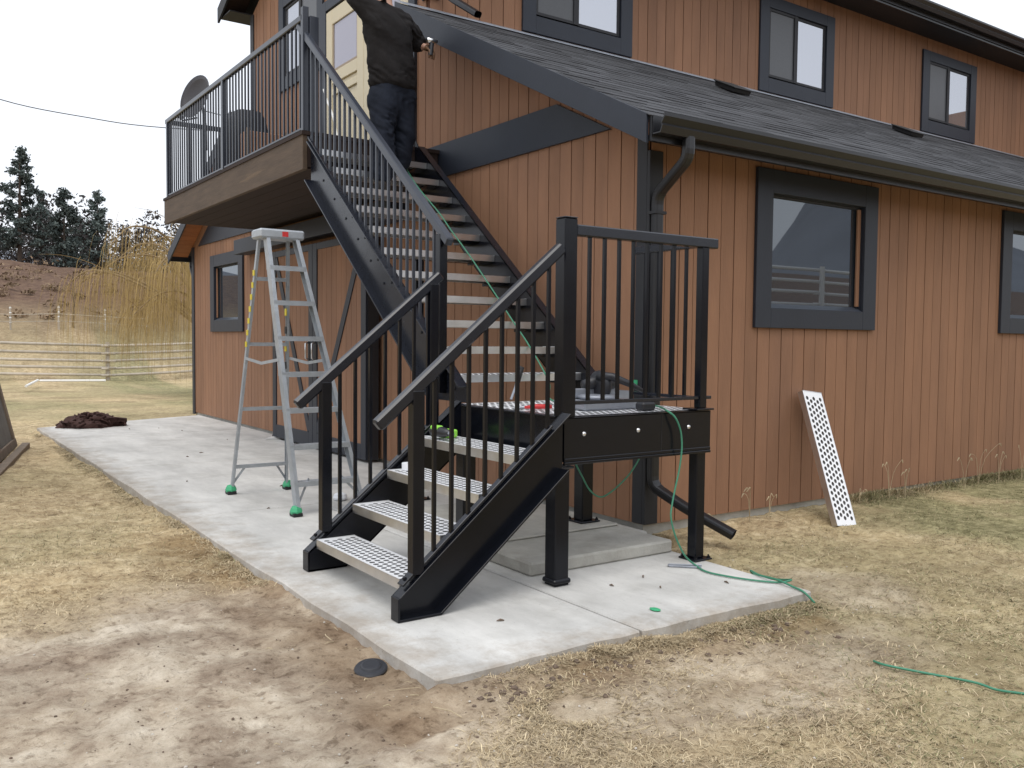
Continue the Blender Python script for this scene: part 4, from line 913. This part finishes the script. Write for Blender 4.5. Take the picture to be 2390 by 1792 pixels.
# framed panel leaning outwards at the left picture edge
pn = thing('framed_panel', (-3.5, 6.4, 0), 'old grey panel in a brown wooden frame leaning at the lawn edge', 'panel')
A0, A1 = Vector((-4.25, 3.2, -.06)), Vector((-3.18, 8.35, -.06)); dv = (A1-A0).normalized(); ln = Vector((-.22, .05, 1.0)).normalized(); nn = dv.cross(ln).normalized()
def pslab(u0,u1,v0,v1,d0,d1,name,m,par):
    pts = [A0+dv*u+ln*v+nn*d0 for u,v in ((u0,v0),(u1,v0),(u1,v1),(u0,v1))]
    return MB().prism(pts, nn*(d1-d0)).build(name, m, par, bevel=.003)
Lp = (A1-A0).length
ctrp = pslab(.1, Lp-.1, .1, .95, -.01, .01, 'sheet', 'grey_panel', pn)
pslab(0, Lp, 0, .1, -.04, .04, 'rail', 'wood_old', pn); pslab(.0, Lp, .95, 1.03, -.03, .03, 'rail', 'grey_panel', pn)
pslab(Lp-.12, Lp-.001, .101, .949, -.035, .035, 'stile', 'wood_old', pn); pslab(Lp-1.5, Lp-1.38, .101, .949, -.035, .035, 'stile', 'wood_old', pn); pslab(.001, .12, .101, .949, -.035, .035, 'stile', 'wood_old', pn)
MB().bar(A0+Vector((.13,-.03,.01)), A1+Vector((.13,-.03,.01)), .09, .07).build('skid', 'wood_old', pn, bevel=.004)
# white pipe on the far lawn
for pts, lab in (([(-.30,29.4,-.16),(1.65,28.7,-.16)], 'long white plastic pipe lying on the far lawn'), ([(-1.1,25.9,-.16),(-.38,29.2,-.13)], 'short white pipe slanting beside the long pipe on the lawn')):
    o = MB().tube(pts, .040, 8).build('white_pipe', 'white', loc=pts[0]); tag(o, lab, 'pipe')
# power line
cord('power_line', [(-8,46,12.2),(1.5,58,13.7),(8,52,12.4),(16,44,11.6)] if 0 else [(CAM.x+.02*50, CAM.y+50, CAM.z+12.4),(CAM.x+.092*50,CAM.y+.996*50,CAM.z+11.3),(CAM.x+.165*50,CAM.y+.986*50,CAM.z+10.9),(CAM.x+.238*50,CAM.y+.971*50,CAM.z+10.75),(CAM.x+.40*50,CAM.y+.917*50,CAM.z+10.9)], .022, 'rubber', 'single black power line crossing the white sky', 'power line')

# ------------------------------------------------------------------ fences
def pole_fence(pts, rails, hpost, label, r=.055, wood='fence_wood'):
    f = thing('pole_fence', (pts[0][0], pts[0][1], float(height(*pts[0][:2]))), label, 'fence')
    for i, (x, y) in enumerate(pts):
        z = float(height(x, y)); MB().tube([(x, y, z-.2), (x, y, z+hpost)], [.085,.075], 8).build('post', wood, f)
    for i in range(len(pts)-1):
        (x0,y0),(x1,y1) = pts[i], pts[i+1]; z0, z1 = float(height(x0,y0)), float(height(x1,y1)); d = Vector((x1-x0, y1-y0, 0)).normalized()
        for h in rails:
            hh = h+random.uniform(-.02,.02)
            MB().tube([Vector((x0,y0,z0+hh))-d*.25+Vector((.0,-.10,0)), Vector(((x0+x1)/2,(y0+y1)/2-.1,(z0+z1)/2+hh-.02)), Vector((x1,y1,z1+hh))+d*.25+Vector((0,-.10,0))], [r*.85,r,r*.9], 7).build('rail', wood, f, smooth=True)
    return f
pole_fence([(-8.5,33.0),(-3.6,32.4),(2.3,31.8),(6.4,32.6),(10.6,33.2),(15,34)], (.28,.53,.80,1.08,1.38), 1.52, 'peeled pole rail fence with five rails across the far pasture')
pole_fence([(-6,-12.4),(-1,-12.4),(4,-12.4),(9,-12.4),(14,-12.4),(19,-12.4),(24,-12.4)], (.45,.80,1.14,1.50), 1.6, 'four rail white pole fence on the rise behind the photographer', wood='white')
# wire fence higher up
wf = thing('wire_fence', (0, 37.4, 1.5), 'pale wire fence with thin posts on the rising pasture', 'fence')
ps = [(-4.2,37.6),(-2.2,37.6),(-.35,37.5),(1.45,37.5),(3.25,37.4),(5.0,37.4)]
for x, y in ps:
    z = float(height(x, y)); MB().tube([(x,y,z-.1),(x,y,z+1.0)], .035, 6).build('post', 'fence_wood', wf)
    for k in range(4): MB().lathe([(.035,0),(.05,.02),(.035,.05)], (x,y,z+.3+.2*k), 6).build('insulator', 'white', wf)
for h in (.35,.65): 
    MB().tube([(x,y-.04,float(height(x,y))+h) for x, y in ps], .014, 5).build('wire', 'fence_wood', wf)

# ------------------------------------------------------------------ trees
def leaf_faces(cs, size, cols, jit=.5):
    """random small quads round centres cs (n,3)"""
    n = len(cs); a = rng.normal(size=(n,3)); a /= np.linalg.norm(a, axis=1)[:,None]; b_ = rng.normal(size=(n,3)); b_ -= a*(a*b_).sum(1)[:,None]; b_ /= np.linalg.norm(b_, axis=1)[:,None]
    s = (size*(1-jit+2*jit*rng.random(n)))[:,None] if np.isscalar(size) else (size*(1-jit+2*jit*rng.random(n)))[:,None]
    V = np.stack([cs-a*s-b_*s*.45, cs+a*s-b_*s*.45, cs+a*s+b_*s*.45, cs-a*s+b_*s*.45], 1).reshape(-1,3)
    F = np.arange(4*n).reshape(n,4); C = np.repeat(cols, 4, axis=0); return V, F, C
def pine(x, y, hgt, rad, label, dens=1.0, dark=1.0, bare=.18):
    z = float(height(x, y)) - .2
    t_ = thing('pine_tree', (x, y, z), label, 'tree', None)
    lean = Vector((random.uniform(-.02,.02)*hgt, 0, hgt))
    m = MB().tube([(x,y,z), (x+lean.x*.5,y,z+hgt*.5), (x+lean.x,y,z+hgt*.98)], [hgt*.020,hgt*.013,.02], 7)
    cs = []; nb = int(70*dens)
    for i in range(nb):
        f = bare + (1-bare)*(i+random.random())/nb; a_ = random.uniform(0, 6.28)
        prof = (1-f)**.75*1.0 + .06 if f > .45 else (.62+.2*random.random())
        Lb = rad*prof*random.uniform(.45, 1.2); base = Vector((x+lean.x*f, y, z+hgt*f)); tip = base + Vector((math.cos(a_)*Lb, math.sin(a_)*Lb, Lb*random.uniform(-.05,.40)))
        m.tube([base, tip], [.035*(1-f)+.012, .008], 4)
        for q in range(int(2+2.6*Lb)):
            g_ = random.uniform(.45, 1.05); c0 = base.lerp(tip, g_) + Vector((0,0,random.uniform(0,.12)))
            r_ = .10+.06*random.random()
            for _ in range(26): cs.append((c0.x+random.gauss(0,r_), c0.y+random.gauss(0,r_), c0.z+random.gauss(0,r_*.75)))
    cs = np.array(cs); k = rng.random((len(cs),1)); cl_ = np.array([[.042,.058,.056]])*(1-k) + np.array([[.130,.155,.142]])*k; cl_ = cl_*dark  # needle tones lifted and greyed, hazy paleness put into the colour
    m.build('trunk', 'bark', t_)
    V, F, C = leaf_faces(cs, .075, cl_); np_obj('crown', np_mesh('crown', 'needles', V, [F], C), t_)
    return t_
def at(dx, dy, dist): return CAM.x+dx*dist, CAM.y+dy*dist
pine(*at(.106,.994,66), 7.7, 1.95, 'tallest dark pine with an open crown left of the willow', 1.0, 1.1, .15)
pine(*at(.126,.992,70), 5.5, 1.05, 'slim grey-green pine between the tallest pine and the dense one', .62, 1.35, .15)
pine(*at(.1445,.9895,64), 5.1, 1.35, 'dense dark pine right of the slim pine', .95, .85, .05)
pine(*at(.175,.9845,70), 5.7, 1.5, 'olive pine standing behind the willow twigs', .75, 1.4, .08)
pine(*at(.159,.987,76), 4.6, 1.2, 'short pine filling the gap left of the olive pine', .7, 1.3, .05)
# far grey wood behind the pines
cs = []; cl = []; wm = MB()
for i in range(190):
    x = random.uniform(-10, 42); y = random.uniform(60, 84); z = float(height(x, y)); hh = random.uniform(2.6, 5.0)
    wm.tube([(x,y,z-.2),(x+random.uniform(-.2,.2),y,z+hh*.7)], [.07,.02], 4, c=(.08,.065,.058))
    g = random.uniform(.7, 1.3); 
    for _ in range(240):
        a_ = random.uniform(0,6.28); r_ = .9*math.sqrt(random.random()); f = random.random()
        cs.append((x+r_*math.cos(a_)*(1-.4*f), y+r_*math.sin(a_), z+.2+hh*f)); cl.append((.068*g,.062*g,.060*g))
V, F, C = leaf_faces(np.array(cs), .10, np.array(cl)); o = np_obj('far_wood', np_mesh('far_wood', 'needles', V, [F], C)); stuff(o, 'grey bare wood and scrub behind the pines on the rise', 'woods')
cs = []; cl = []
for i in range(170):
    x = random.uniform(-4, 26); y = random.uniform(39, 60); z = float(height(x, y)); rr = random.uniform(.12, .38); g = random.uniform(.8, 1.4)
    for _ in range(46): cs.append((x+random.gauss(0,rr), y+random.gauss(0,rr), z+abs(random.gauss(0,rr*.55)))); cl.append((.21*g,.15*g,.098*g))
V, F, C = leaf_faces(np.array(cs), .07, np.array(cl)); o = np_obj('bank_brush', np_mesh('bank_brush', 'needles', V, [F], C)); stuff(o, 'low dry brush on the brown bank', 'brush')
sx_, sy_ = at(.1515, .988, 43); sz_ = float(height(sx_, sy_)); sap = thing('bare_sapling', (sx_, sy_, sz_), 'thin dark bare sapling on the bank left of the willow', 'tree')
MB().tube([(sx_,sy_,sz_-.1),(sx_+.05,sy_,sz_+1.2),(sx_+.02,sy_,sz_+2.3)], [.05,.035,.01], 6).build('trunk', 'bark', sap)
m = MB()
for k in range(14):
    f = .35+.6*k/14; a_ = random.uniform(0,6.28); b0 = Vector((sx_+.04, sy_, sz_+2.3*f)); m.tube([b0, b0+Vector((math.cos(a_)*.35, math.sin(a_)*.35, .35))], [.012,.004], 4)
m.build('crown', 'bark', sap)
# weeping willow beyond the house's left corner
wx_, wy_ = at(.281, .960, 27.5); wz_ = float(height(wx_, wy_))
wl = thing('willow_tree', (wx_, wy_, wz_), 'weeping willow with long bare yellow twigs hanging over the pole fence', 'tree')
m = MB(); m.tube([(wx_,wy_,wz_-.2),(wx_-.1,wy_,wz_+1.2),(wx_+.05,wy_,wz_+2.2)], [.22,.18,.14], 9)
tv = []; tf = []; tcol = []; limbs = []
for i in range(34):
    a_ = 2*math.pi*i/34 + random.uniform(-.2,.2); L_ = random.uniform(1.6, 4.1); top_ = random.uniform(2.4, 4.6)
    p0 = Vector((wx_, wy_, wz_+1.6+.6*random.random())); p1 = p0 + Vector((math.cos(a_)*L_*.45, math.sin(a_)*L_*.45, (top_-1.8)*.8)); p2 = Vector((wx_+math.cos(a_)*L_*.85, wy_+math.sin(a_)*L_*.85, wz_+top_)); p3 = p2 + Vector((math.cos(a_)*.75, math.sin(a_)*.75, -.55))
    pts = spline([p0,p1,p2,p3], 6); limbs.append(pts); n_ = len(pts); m.tube(pts, [.040*(1-k/n_)+.009 for k in range(n_)], 5)
m.build('trunk', 'willow_bark', wl)
def strand(p, Ls_, out_, c, wdt=.0042):
    n_ = 6; o = len(tv); sway = Vector((random.uniform(-.12,.12), random.uniform(-.12,.12), 0)); sd = Vector((random.uniform(-1,1), random.uniform(-1,1), 0)).normalized()
    for k in range(n_+1):
        f = k/n_; q = p + out_*(.55*(1-(1-f)**2)) + sway*f + Vector((0,0,.18*math.sin(min(1,f*2.2)*math.pi)*.6 - Ls_*f**1.25)); ww = wdt*(1-.6*f)
        tv.append(q - sd*ww); tv.append(q + sd*ww); tcol.append(c); tcol.append(c)
    for k in range(n_): tf.append((o+2*k, o+2*k+1, o+2*k+3, o+2*k+2))
for pts in limbs:
    for _ in range(115):
        k = random.randint(6, len(pts)-1); p = pts[k] + Vector((random.gauss(0,.22), random.gauss(0,.22), random.gauss(0,.12)))
        out_ = Vector((p.x-wx_, p.y-wy_, 0)); out_ = out_.normalized()*random.uniform(.1,.7) if out_.length > .05 else out_
        mx = p.z - wz_ - random.uniform(.15, 1.6); g = random.uniform(.65, 1.2)
        strand(p, max(.4, mx*random.uniform(.45,1.0)), out_, (.43*g,.31*g,.135*g))
for _ in range(26):      # upright bare wands above the crown
    p = random.choice(limbs)[-3]; d = Vector((random.uniform(-1,.9), random.uniform(-.6,.6), random.uniform(.25,.9)))
    o = len(tv); q = p.copy()
    for k in range(7):
        ww = .010*(1-.12*k); tv.append(q+Vector((0,0,ww))); tv.append(q-Vector((0,0,ww))); tcol.extend([(.23,.16,.08)]*2); q = q + d*.28; d = d + Vector((0,0,-.10))
    for k in range(6): tf.append((o+2*k, o+2*k+1, o+2*k+3, o+2*k+2))
np_obj('crown', np_mesh('crown', 'twig', np.array(tv), [np.array(tf)], np.array(tcol)), wl)

# ------------------------------------------------------------------ grass, litter, pebbles
def scatter(n):
    # denser round the slab corner, thinning outwards, over the whole yard
    r = .15 + 13.5*rng.random(n)**1.15; a_ = rng.random(n)*2*math.pi
    x = -2.3 + r*np.cos(a_); y = -2.1 + r*np.sin(a_)
    # extra tufts hugging the slab edges and the wall foot
    m_ = n//14; t_ = rng.random(m_); off = np.abs(rng.normal(0, .05, m_)) + .004
    ex = np.concatenate([PX0-off[:m_//2], PX0+2.35*t_[m_//2:]]); ey = np.concatenate([PY0+11.5*t_[:m_//2]**1.6, PY0-.005-off[m_//2:]])
    k_ = n//30; fx = 2.3+5.6*rng.random(k_)**.9; fy = -.03-np.abs(rng.normal(0, .09, k_))
    x = np.concatenate([x, ex, fx]); y = np.concatenate([y, ey, fy])
    ok = (y > -6.5) & (y < 13.5) & (x < 8) & (x > -9)
    ok &= ~((x > PX0) & (x < PX1) & (y > PY0) & (y < 11)) & ~((x > -.35) & (y > -.02))
    return x[ok], y[ok]
gxs, gys = scatter(1050000)
dm_ = dirt_mask(gxs, gys); keep = rng.random(len(gxs)) > dm_*1.10 - .02
patch = fbm(gxs*2.3+7, gys*2.3); keep &= rng.random(len(gxs)) < .25 + 1.1*sstep(.34, .6, patch)
gxs, gys = gxs[keep], gys[keep]; n = len(gxs); gz = height(gxs, gys); gr = green_mask(gxs, gys)
az = rng.random(n)*2*math.pi; tilt = np.radians(52 + 36*rng.random(n)); Lb = .018 + .050*rng.random(n)**1.6; wdt = .0010+.0012*rng.random(n)
edge = np.exp(-np.abs(gys+.06)/.10)*sstep(1.8, 2.6, gxs); tilt = tilt*(1-.5*edge); Lb = Lb*(1+1.2*edge)
dv_ = np.stack([np.cos(az)*np.sin(tilt), np.sin(az)*np.sin(tilt), np.cos(tilt)], 1); sd_ = np.stack([-np.sin(az), np.cos(az), 0*az], 1)
p0 = np.stack([gxs, gys, gz-.003], 1); mid = p0 + dv_*(Lb*.55)[:,None]; tip = p0 + dv_*Lb[:,None]; tip[:,2] -= Lb*.28; tip[:,2] = np.maximum(tip[:,2], gz+.002)
V = np.stack([p0-sd_*wdt[:,None], p0+sd_*wdt[:,None], mid-sd_*(wdt*.8)[:,None], mid+sd_*(wdt*.8)[:,None], tip], 1).reshape(-1,3)
ib = np.arange(n)*5; F4 = np.stack([ib, ib+1, ib+3, ib+2], 1); F3 = np.stack([ib+2, ib+3, ib+4], 1)
k1 = rng.random((n,1)); straw = np.array([[.28,.205,.118]])*(1-k1) + np.array([[.62,.515,.34]])*k1; grn = np.array([[.105,.110,.050]])*(1-k1) + np.array([[.36,.335,.180]])*k1
tn = .80+.5*fbm(gxs*.9+2, gys*.9, 3)[:,None]; isg = (rng.random(n) < gr*.8)[:,None]; Cb = np.where(isg, grn, straw)*(.70+.4*rng.random((n,1)))*tn; Cb = np.repeat(Cb, 5, axis=0)
o = np_obj('grass', np_mesh('grass', 'blade', V, [F4, F3], Cb)); stuff(o, 'short dry straw coloured grass with green patches covering the yard', 'grass')
# straw litter on the bare soil
lm = MB()
for _ in range(260):
    x = random.gauss(-2.6, 1.5); y = random.gauss(-2.1, 1.0)
    if (PX0-.03 < x < PX1+.03 and y > PY0-.03) or y > -.1 or y < -4.4: 
        if random.random() < .9: continue
        x = random.uniform(-5.5,-2.8); y = random.uniform(-2.4, 3)
    z = float(height(x, y))+.008; a_ = random.uniform(0,6.28); L_ = random.choice((.02,.03,.03,.04,.06,.12))*random.uniform(.7,1.2); d = Vector((math.cos(a_), math.sin(a_), random.uniform(-.05,.15)))*L_
    bend = Vector((random.uniform(-.2,.2)*L_, random.uniform(-.2,.2)*L_, .006))
    lm.tube([Vector((x,y,z)), Vector((x,y,z))+d*.5+bend, Vector((x,y,z+.002))+d], random.choice((.0011,.0014,.0022)), 4)
o = lm.build('straw_litter', 'litter'); stuff(o, 'loose pale straw stalks scattered on the bare soil', 'straw')
pb = MB()
for _ in range(650):
    x = random.gauss(-2.6, 1.7); y = random.gauss(-2.0, 1.0)
    if (PX0-.03 < x < PX1+.03 and y > PY0-.03) or y > .5 or y < -4.4: continue
    r_ = random.choice((.002,.003,.003,.004,.006)); pb.lathe([(r_*.5,-r_*.5),(r_,0),(r_*.6,r_*.6)], (x,y,float(height(x,y))+r_*.3), 6, sx=random.uniform(.6,1.3))
o = pb.build('pebbles', 'pebble'); stuff(o, 'small pale pebbles on the bare soil', 'pebbles')
cm = MB()
def clod(x, y, r_):
    z = float(height(x,y)); n_ = 8; vs = []
    for i, f in enumerate((-.5,.1,.55,.85)):
        for k in range(n_):
            a_ = 2*math.pi*k/n_; q = r_*math.sqrt(max(.05,1-f*f))*random.uniform(.7,1.25); vs.append((x+q*math.cos(a_), y+q*math.sin(a_), z+r_*f*random.uniform(.6,1)))
    cm.add(vs, [(i*n_+k, i*n_+(k+1)%n_, (i+1)*n_+(k+1)%n_, (i+1)*n_+k) for i in range(3) for k in range(n_)] + [tuple(range(24,32))])
for _ in range(150):
    t_ = random.random(); clod(-2.55+1.9*t_**1.3+random.gauss(0,.05), PY0-.07-abs(random.gauss(0,.14)), random.choice((.004,.006,.009,.015)))
for _ in range(420): 
    x, y = random.gauss(-3.2,.9), random.gauss(-1.9,.9)
    if x < PX0-.05 or y < PY0-.05: clod(x, y, random.choice((.003,.004,.006)))
o = cm.build('soil_clods', 'clod'); stuff(o, 'dark crumbly soil clods along the slab edge', 'soil')
# leaf scraps on the slab
sc = MB()
for x, y in ((-1.6,9.3),(-1.2,9.2),(-1.0,8.7),(-.8,7.2),(-1.0,6.1),(-1.5,6.0),(-1.7,5.7),(-2.0,2.2),(-1.95,.9),(-1.0,-1.2),(-.9,-.95),(-1.2,-1.0),(-.6,-1.3),(-2.2,-.3),(-2.05,-1.2),(-1.9,.3),(-1.55,3.2),(-2.2,3.9)):
    a_ = random.uniform(0,6.28); L_ = random.uniform(.015,.05); sc.tube([(x,y,.004),(x+L_*.5*math.cos(a_),y+L_*.5*math.sin(a_),.008),(x+L_*math.cos(a_),y+L_*math.sin(a_),.004)], [.003,.006,.002], 5)
o = sc.build('leaf_scraps', 'clod'); stuff(o, 'small dark leaf and soil scraps lying on the concrete', 'debris')
# dry weed stalks along the long wall
for x, hgt_ in ((.95,.30),(1.18,.22),(2.75,.38),(3.0,.26),(3.9,.30),(4.3,.42),(4.6,.30),(2.35,.15),(.30,.22),(5.0,.35)):
    m = MB(); y = -.16-.1*random.random(); z = float(height(x,y))
    for _ in range(3):
        d = Vector((random.uniform(-.35,.35), random.uniform(-.3,.1), 1)); e_ = Vector((x+d.x*hgt_, y+d.y*hgt_, z+hgt_*random.uniform(.7,1.05)))
        m.tube(spline([(x,y,z-.01),(x+d.x*hgt_*.3,y+d.y*hgt_*.3,z+hgt_*.6),e_, e_+Vector((d.x*.14,0,-.03))], 3), .0018, 4)
        m.tube([e_, e_+Vector((d.x*.14,0,-.03))], [.005,.002], 4)
    o = m.build('dry_weed', 'litter', loc=(x,y,z)); tag(o, 'thin dry grass stalk growing at the foot of the long wall', 'weed', 'dry weeds at the long wall foot')

# ------------------------------------------------------------------ person on the upper flight, back to us
def skin(name, verts, edges, m, parent, sub=2, root=0, folds=0):
    me = bpy.data.meshes.new(name); o0 = origin(parent)
    me.from_pydata([Vector(v[0])-o0 for v in verts], edges, []); ob = bpy.data.objects.new(name, me); col.objects.link(ob)
    sm = ob.modifiers.new('s', 'SKIN'); sm.use_smooth_shade = True
    for i, v in enumerate(verts):
        r_ = v[1]; r_ = r_ if isinstance(r_, tuple) else (r_, r_); me.skin_vertices[0].data[i].radius = r_; me.skin_vertices[0].data[i].use_root = (i == root)
    ss = ob.modifiers.new('u', 'SUBSURF'); ss.levels = sub; ss.render_levels = sub
    dg = bpy.context.evaluated_depsgraph_get(); nm = bpy.data.meshes.new_from_object(ob.evaluated_get(dg)); nm.name = name
    bpy.data.objects.remove(ob); nm.materials.clear(); nm.materials.append(MATS[m]); nm.polygons.foreach_set('use_smooth', [True]*len(nm.polygons))
    if folds:
        n_ = len(nm.vertices); co = np.empty(n_*3); nm.vertices.foreach_get('co', co); co = co.reshape(-1, 3); no_ = np.empty(n_*3); nm.vertices.foreach_get('normal', no_); no_ = no_.reshape(-1, 3)
        q1 = fbm(co[:,0]*7+co[:,2]*9+5, co[:,1]*6-co[:,2]*5, 3)-.5; q3 = fbm(co[:,0]*3+co[:,1]*2, co[:,2]*3.3+7, 2)-.5; q2 = np.sin(co[:,2]*30 + co[:,0]*38*np.sign(q3) + 26*q1 + 14*q3)*np.clip(fbm(co[:,0]*6+3, co[:,2]*5, 2)*2.2-.8, 0, 1)
        co = co + no_*(folds*(2.2*q1 + 1.8*q3 + .55*q2))[:,None]; nm.vertices.foreach_set('co', co.ravel()); nm.update()
    o2 = bpy.data.objects.new(name, nm); col.objects.link(o2); o2.parent = parent; return o2
ps_ = thing('person', (-.82, 2.42, 2.64), 'person in dark jacket and jeans seen from behind near the stair top, arm raised', 'person')
H0 = (-.80, 2.44, 3.56)
body = skin('body', [((-.80,2.44,3.60),.11),((-.82,2.44,3.85),.11),((-.84,2.45,4.12),.12),((-.85,2.46,4.26),.055),((-.86,2.50,4.38),.085),((-.86,2.51,4.50),.085),((-1.00,2.45,4.16),.05),((-1.12,2.52,4.30),.042),((-1.02,2.74,4.44),.036),((-.98,2.82,4.48),.030),
    ((-.67,2.45,4.15),.05),((-.51,2.52,4.02),.042),((-.48,2.45,3.99),.034),((-.47,2.40,3.975),.030),((-.90,2.42,3.50),.08),((-.92,2.36,3.12),.055),((-.95,2.32,2.72),.042),((-.70,2.46,3.50),.08),((-.69,2.44,3.20),.055),((-.70,2.55,2.90),.042)],
    [(0,1),(1,2),(2,3),(3,4),(4,5),(2,6),(6,7),(7,8),(8,9),(2,10),(10,11),(11,12),(12,13),(0,14),(14,15),(15,16),(0,17),(17,18),(18,19)], 'skin', ps_)
skin('jacket', [((-.80,2.44,3.50),(.25,.19)),((-.80,2.44,3.64),(.240,.185)),((-.81,2.44,3.80),(.225,.175)),((-.83,2.44,3.97),(.235,.175)),((-.845,2.45,4.12),(.22,.165)),((-.85,2.46,4.25),(.12,.11)),((-1.00,2.45,4.19),.105),((-1.14,2.51,4.30),.085),((-1.04,2.72,4.43),.066),((-.66,2.45,4.17),.105),((-.51,2.52,4.02),.088),((-.485,2.44,3.99),.066)],
    [(0,1),(1,2),(2,3),(3,4),(4,5),(4,6),(6,7),(7,8),(4,9),(9,10),(10,11)], 'jacket', ps_, sub=4, folds=.016)
skin('jeans', [((-.80,2.44,3.72),(.20,.15)),((-.80,2.44,3.56),(.235,.175)),((-.905,2.42,3.36),(.135,.135)),((-.925,2.37,3.10),.112),((-.945,2.33,2.70),.105),((-.690,2.46,3.36),(.135,.135)),((-.675,2.45,3.15),.112),((-.69,2.53,2.86),.105)], [(0,1),(1,2),(2,3),(3,4),(1,5),(5,6),(6,7)], 'jeans', ps_, sub=4, folds=.016)
for fx, fy, fz in ((-.95, 2.30, 2.640), (-.70, 2.52, 2.83)):
    skin('boot', [((fx,fy,fz+.10),.055),((fx,fy+.02,fz+.045),.052),((fx,fy+.12,fz+.035),.045),((fx,fy+.20,fz+.030),.034)], [(0,1),(1,2),(2,3)], 'boot', ps_)
def hand(name, wpos, dirv, m, curl):
    wpos = Vector(wpos); d = Vector(dirv).normalized(); s_ = d.cross(Vector((0,0,1))).normalized(); u_ = s_.cross(d); vs = [(wpos,.026), (wpos+d*.05,(.036,.020)), (wpos+d*.09,(.038,.016))]; es = [(0,1),(1,2)]
    for j in range(4):
        b_ = wpos + d*.09 + s_*(-.027+.018*j); L_ = (.062,.072,.068,.052)[j]; i0 = len(vs)
        vs += [(b_+d*.012,.0095), (b_+d*L_*.5-u_*curl*.02,.009), (b_+d*L_*.75-u_*curl*.05,.008)]; es += [(2,i0),(i0,i0+1),(i0+1,i0+2)]
    i0 = len(vs); b_ = wpos+d*.03-s_*.03; vs += [(b_-s_*.012+d*.01,.011), (b_-s_*.03+d*.035-u_*.01,.010), (b_-s_*.025+d*.065-u_*.025,.008)]; es += [(0,i0),(i0,i0+1),(i0+1,i0+2)]
    return skin(name, vs, es, m, ps_, sub=1)
hand('glove', (-.475,2.43,3.985), (.18,-.75,-.45), 'glove', 1.3); hand('glove', (-1.03,2.75,4.445), (.4,1,.5), 'glove', .8)
skin('cap', [((-.86,2.51,4.46),(.10,.11)),((-.86,2.51,4.54),(.085,.095))], [(0,1)], 'jacket', ps_)
MB().lathe([(.008,0),(.010,.004),(.008,.008)], (-.86,2.60,4.43), 8, (0,1,0)).build('nose', 'skin', ps_, smooth=True)
dt = thing('hand_tool', (-.45,2.36,3.96), 'shiny metal hand tool held in the right glove of the person', 'tool')
MB().tube([(-.47,2.345,3.89),(-.455,2.35,4.00)], .022, 10).build('grip', 'plastic_blk', dt); MB().tube([(-.50,2.35,4.02),(-.39,2.37,4.035)], [.024,.018], 12).build('head', 'bolt', dt, smooth=True)
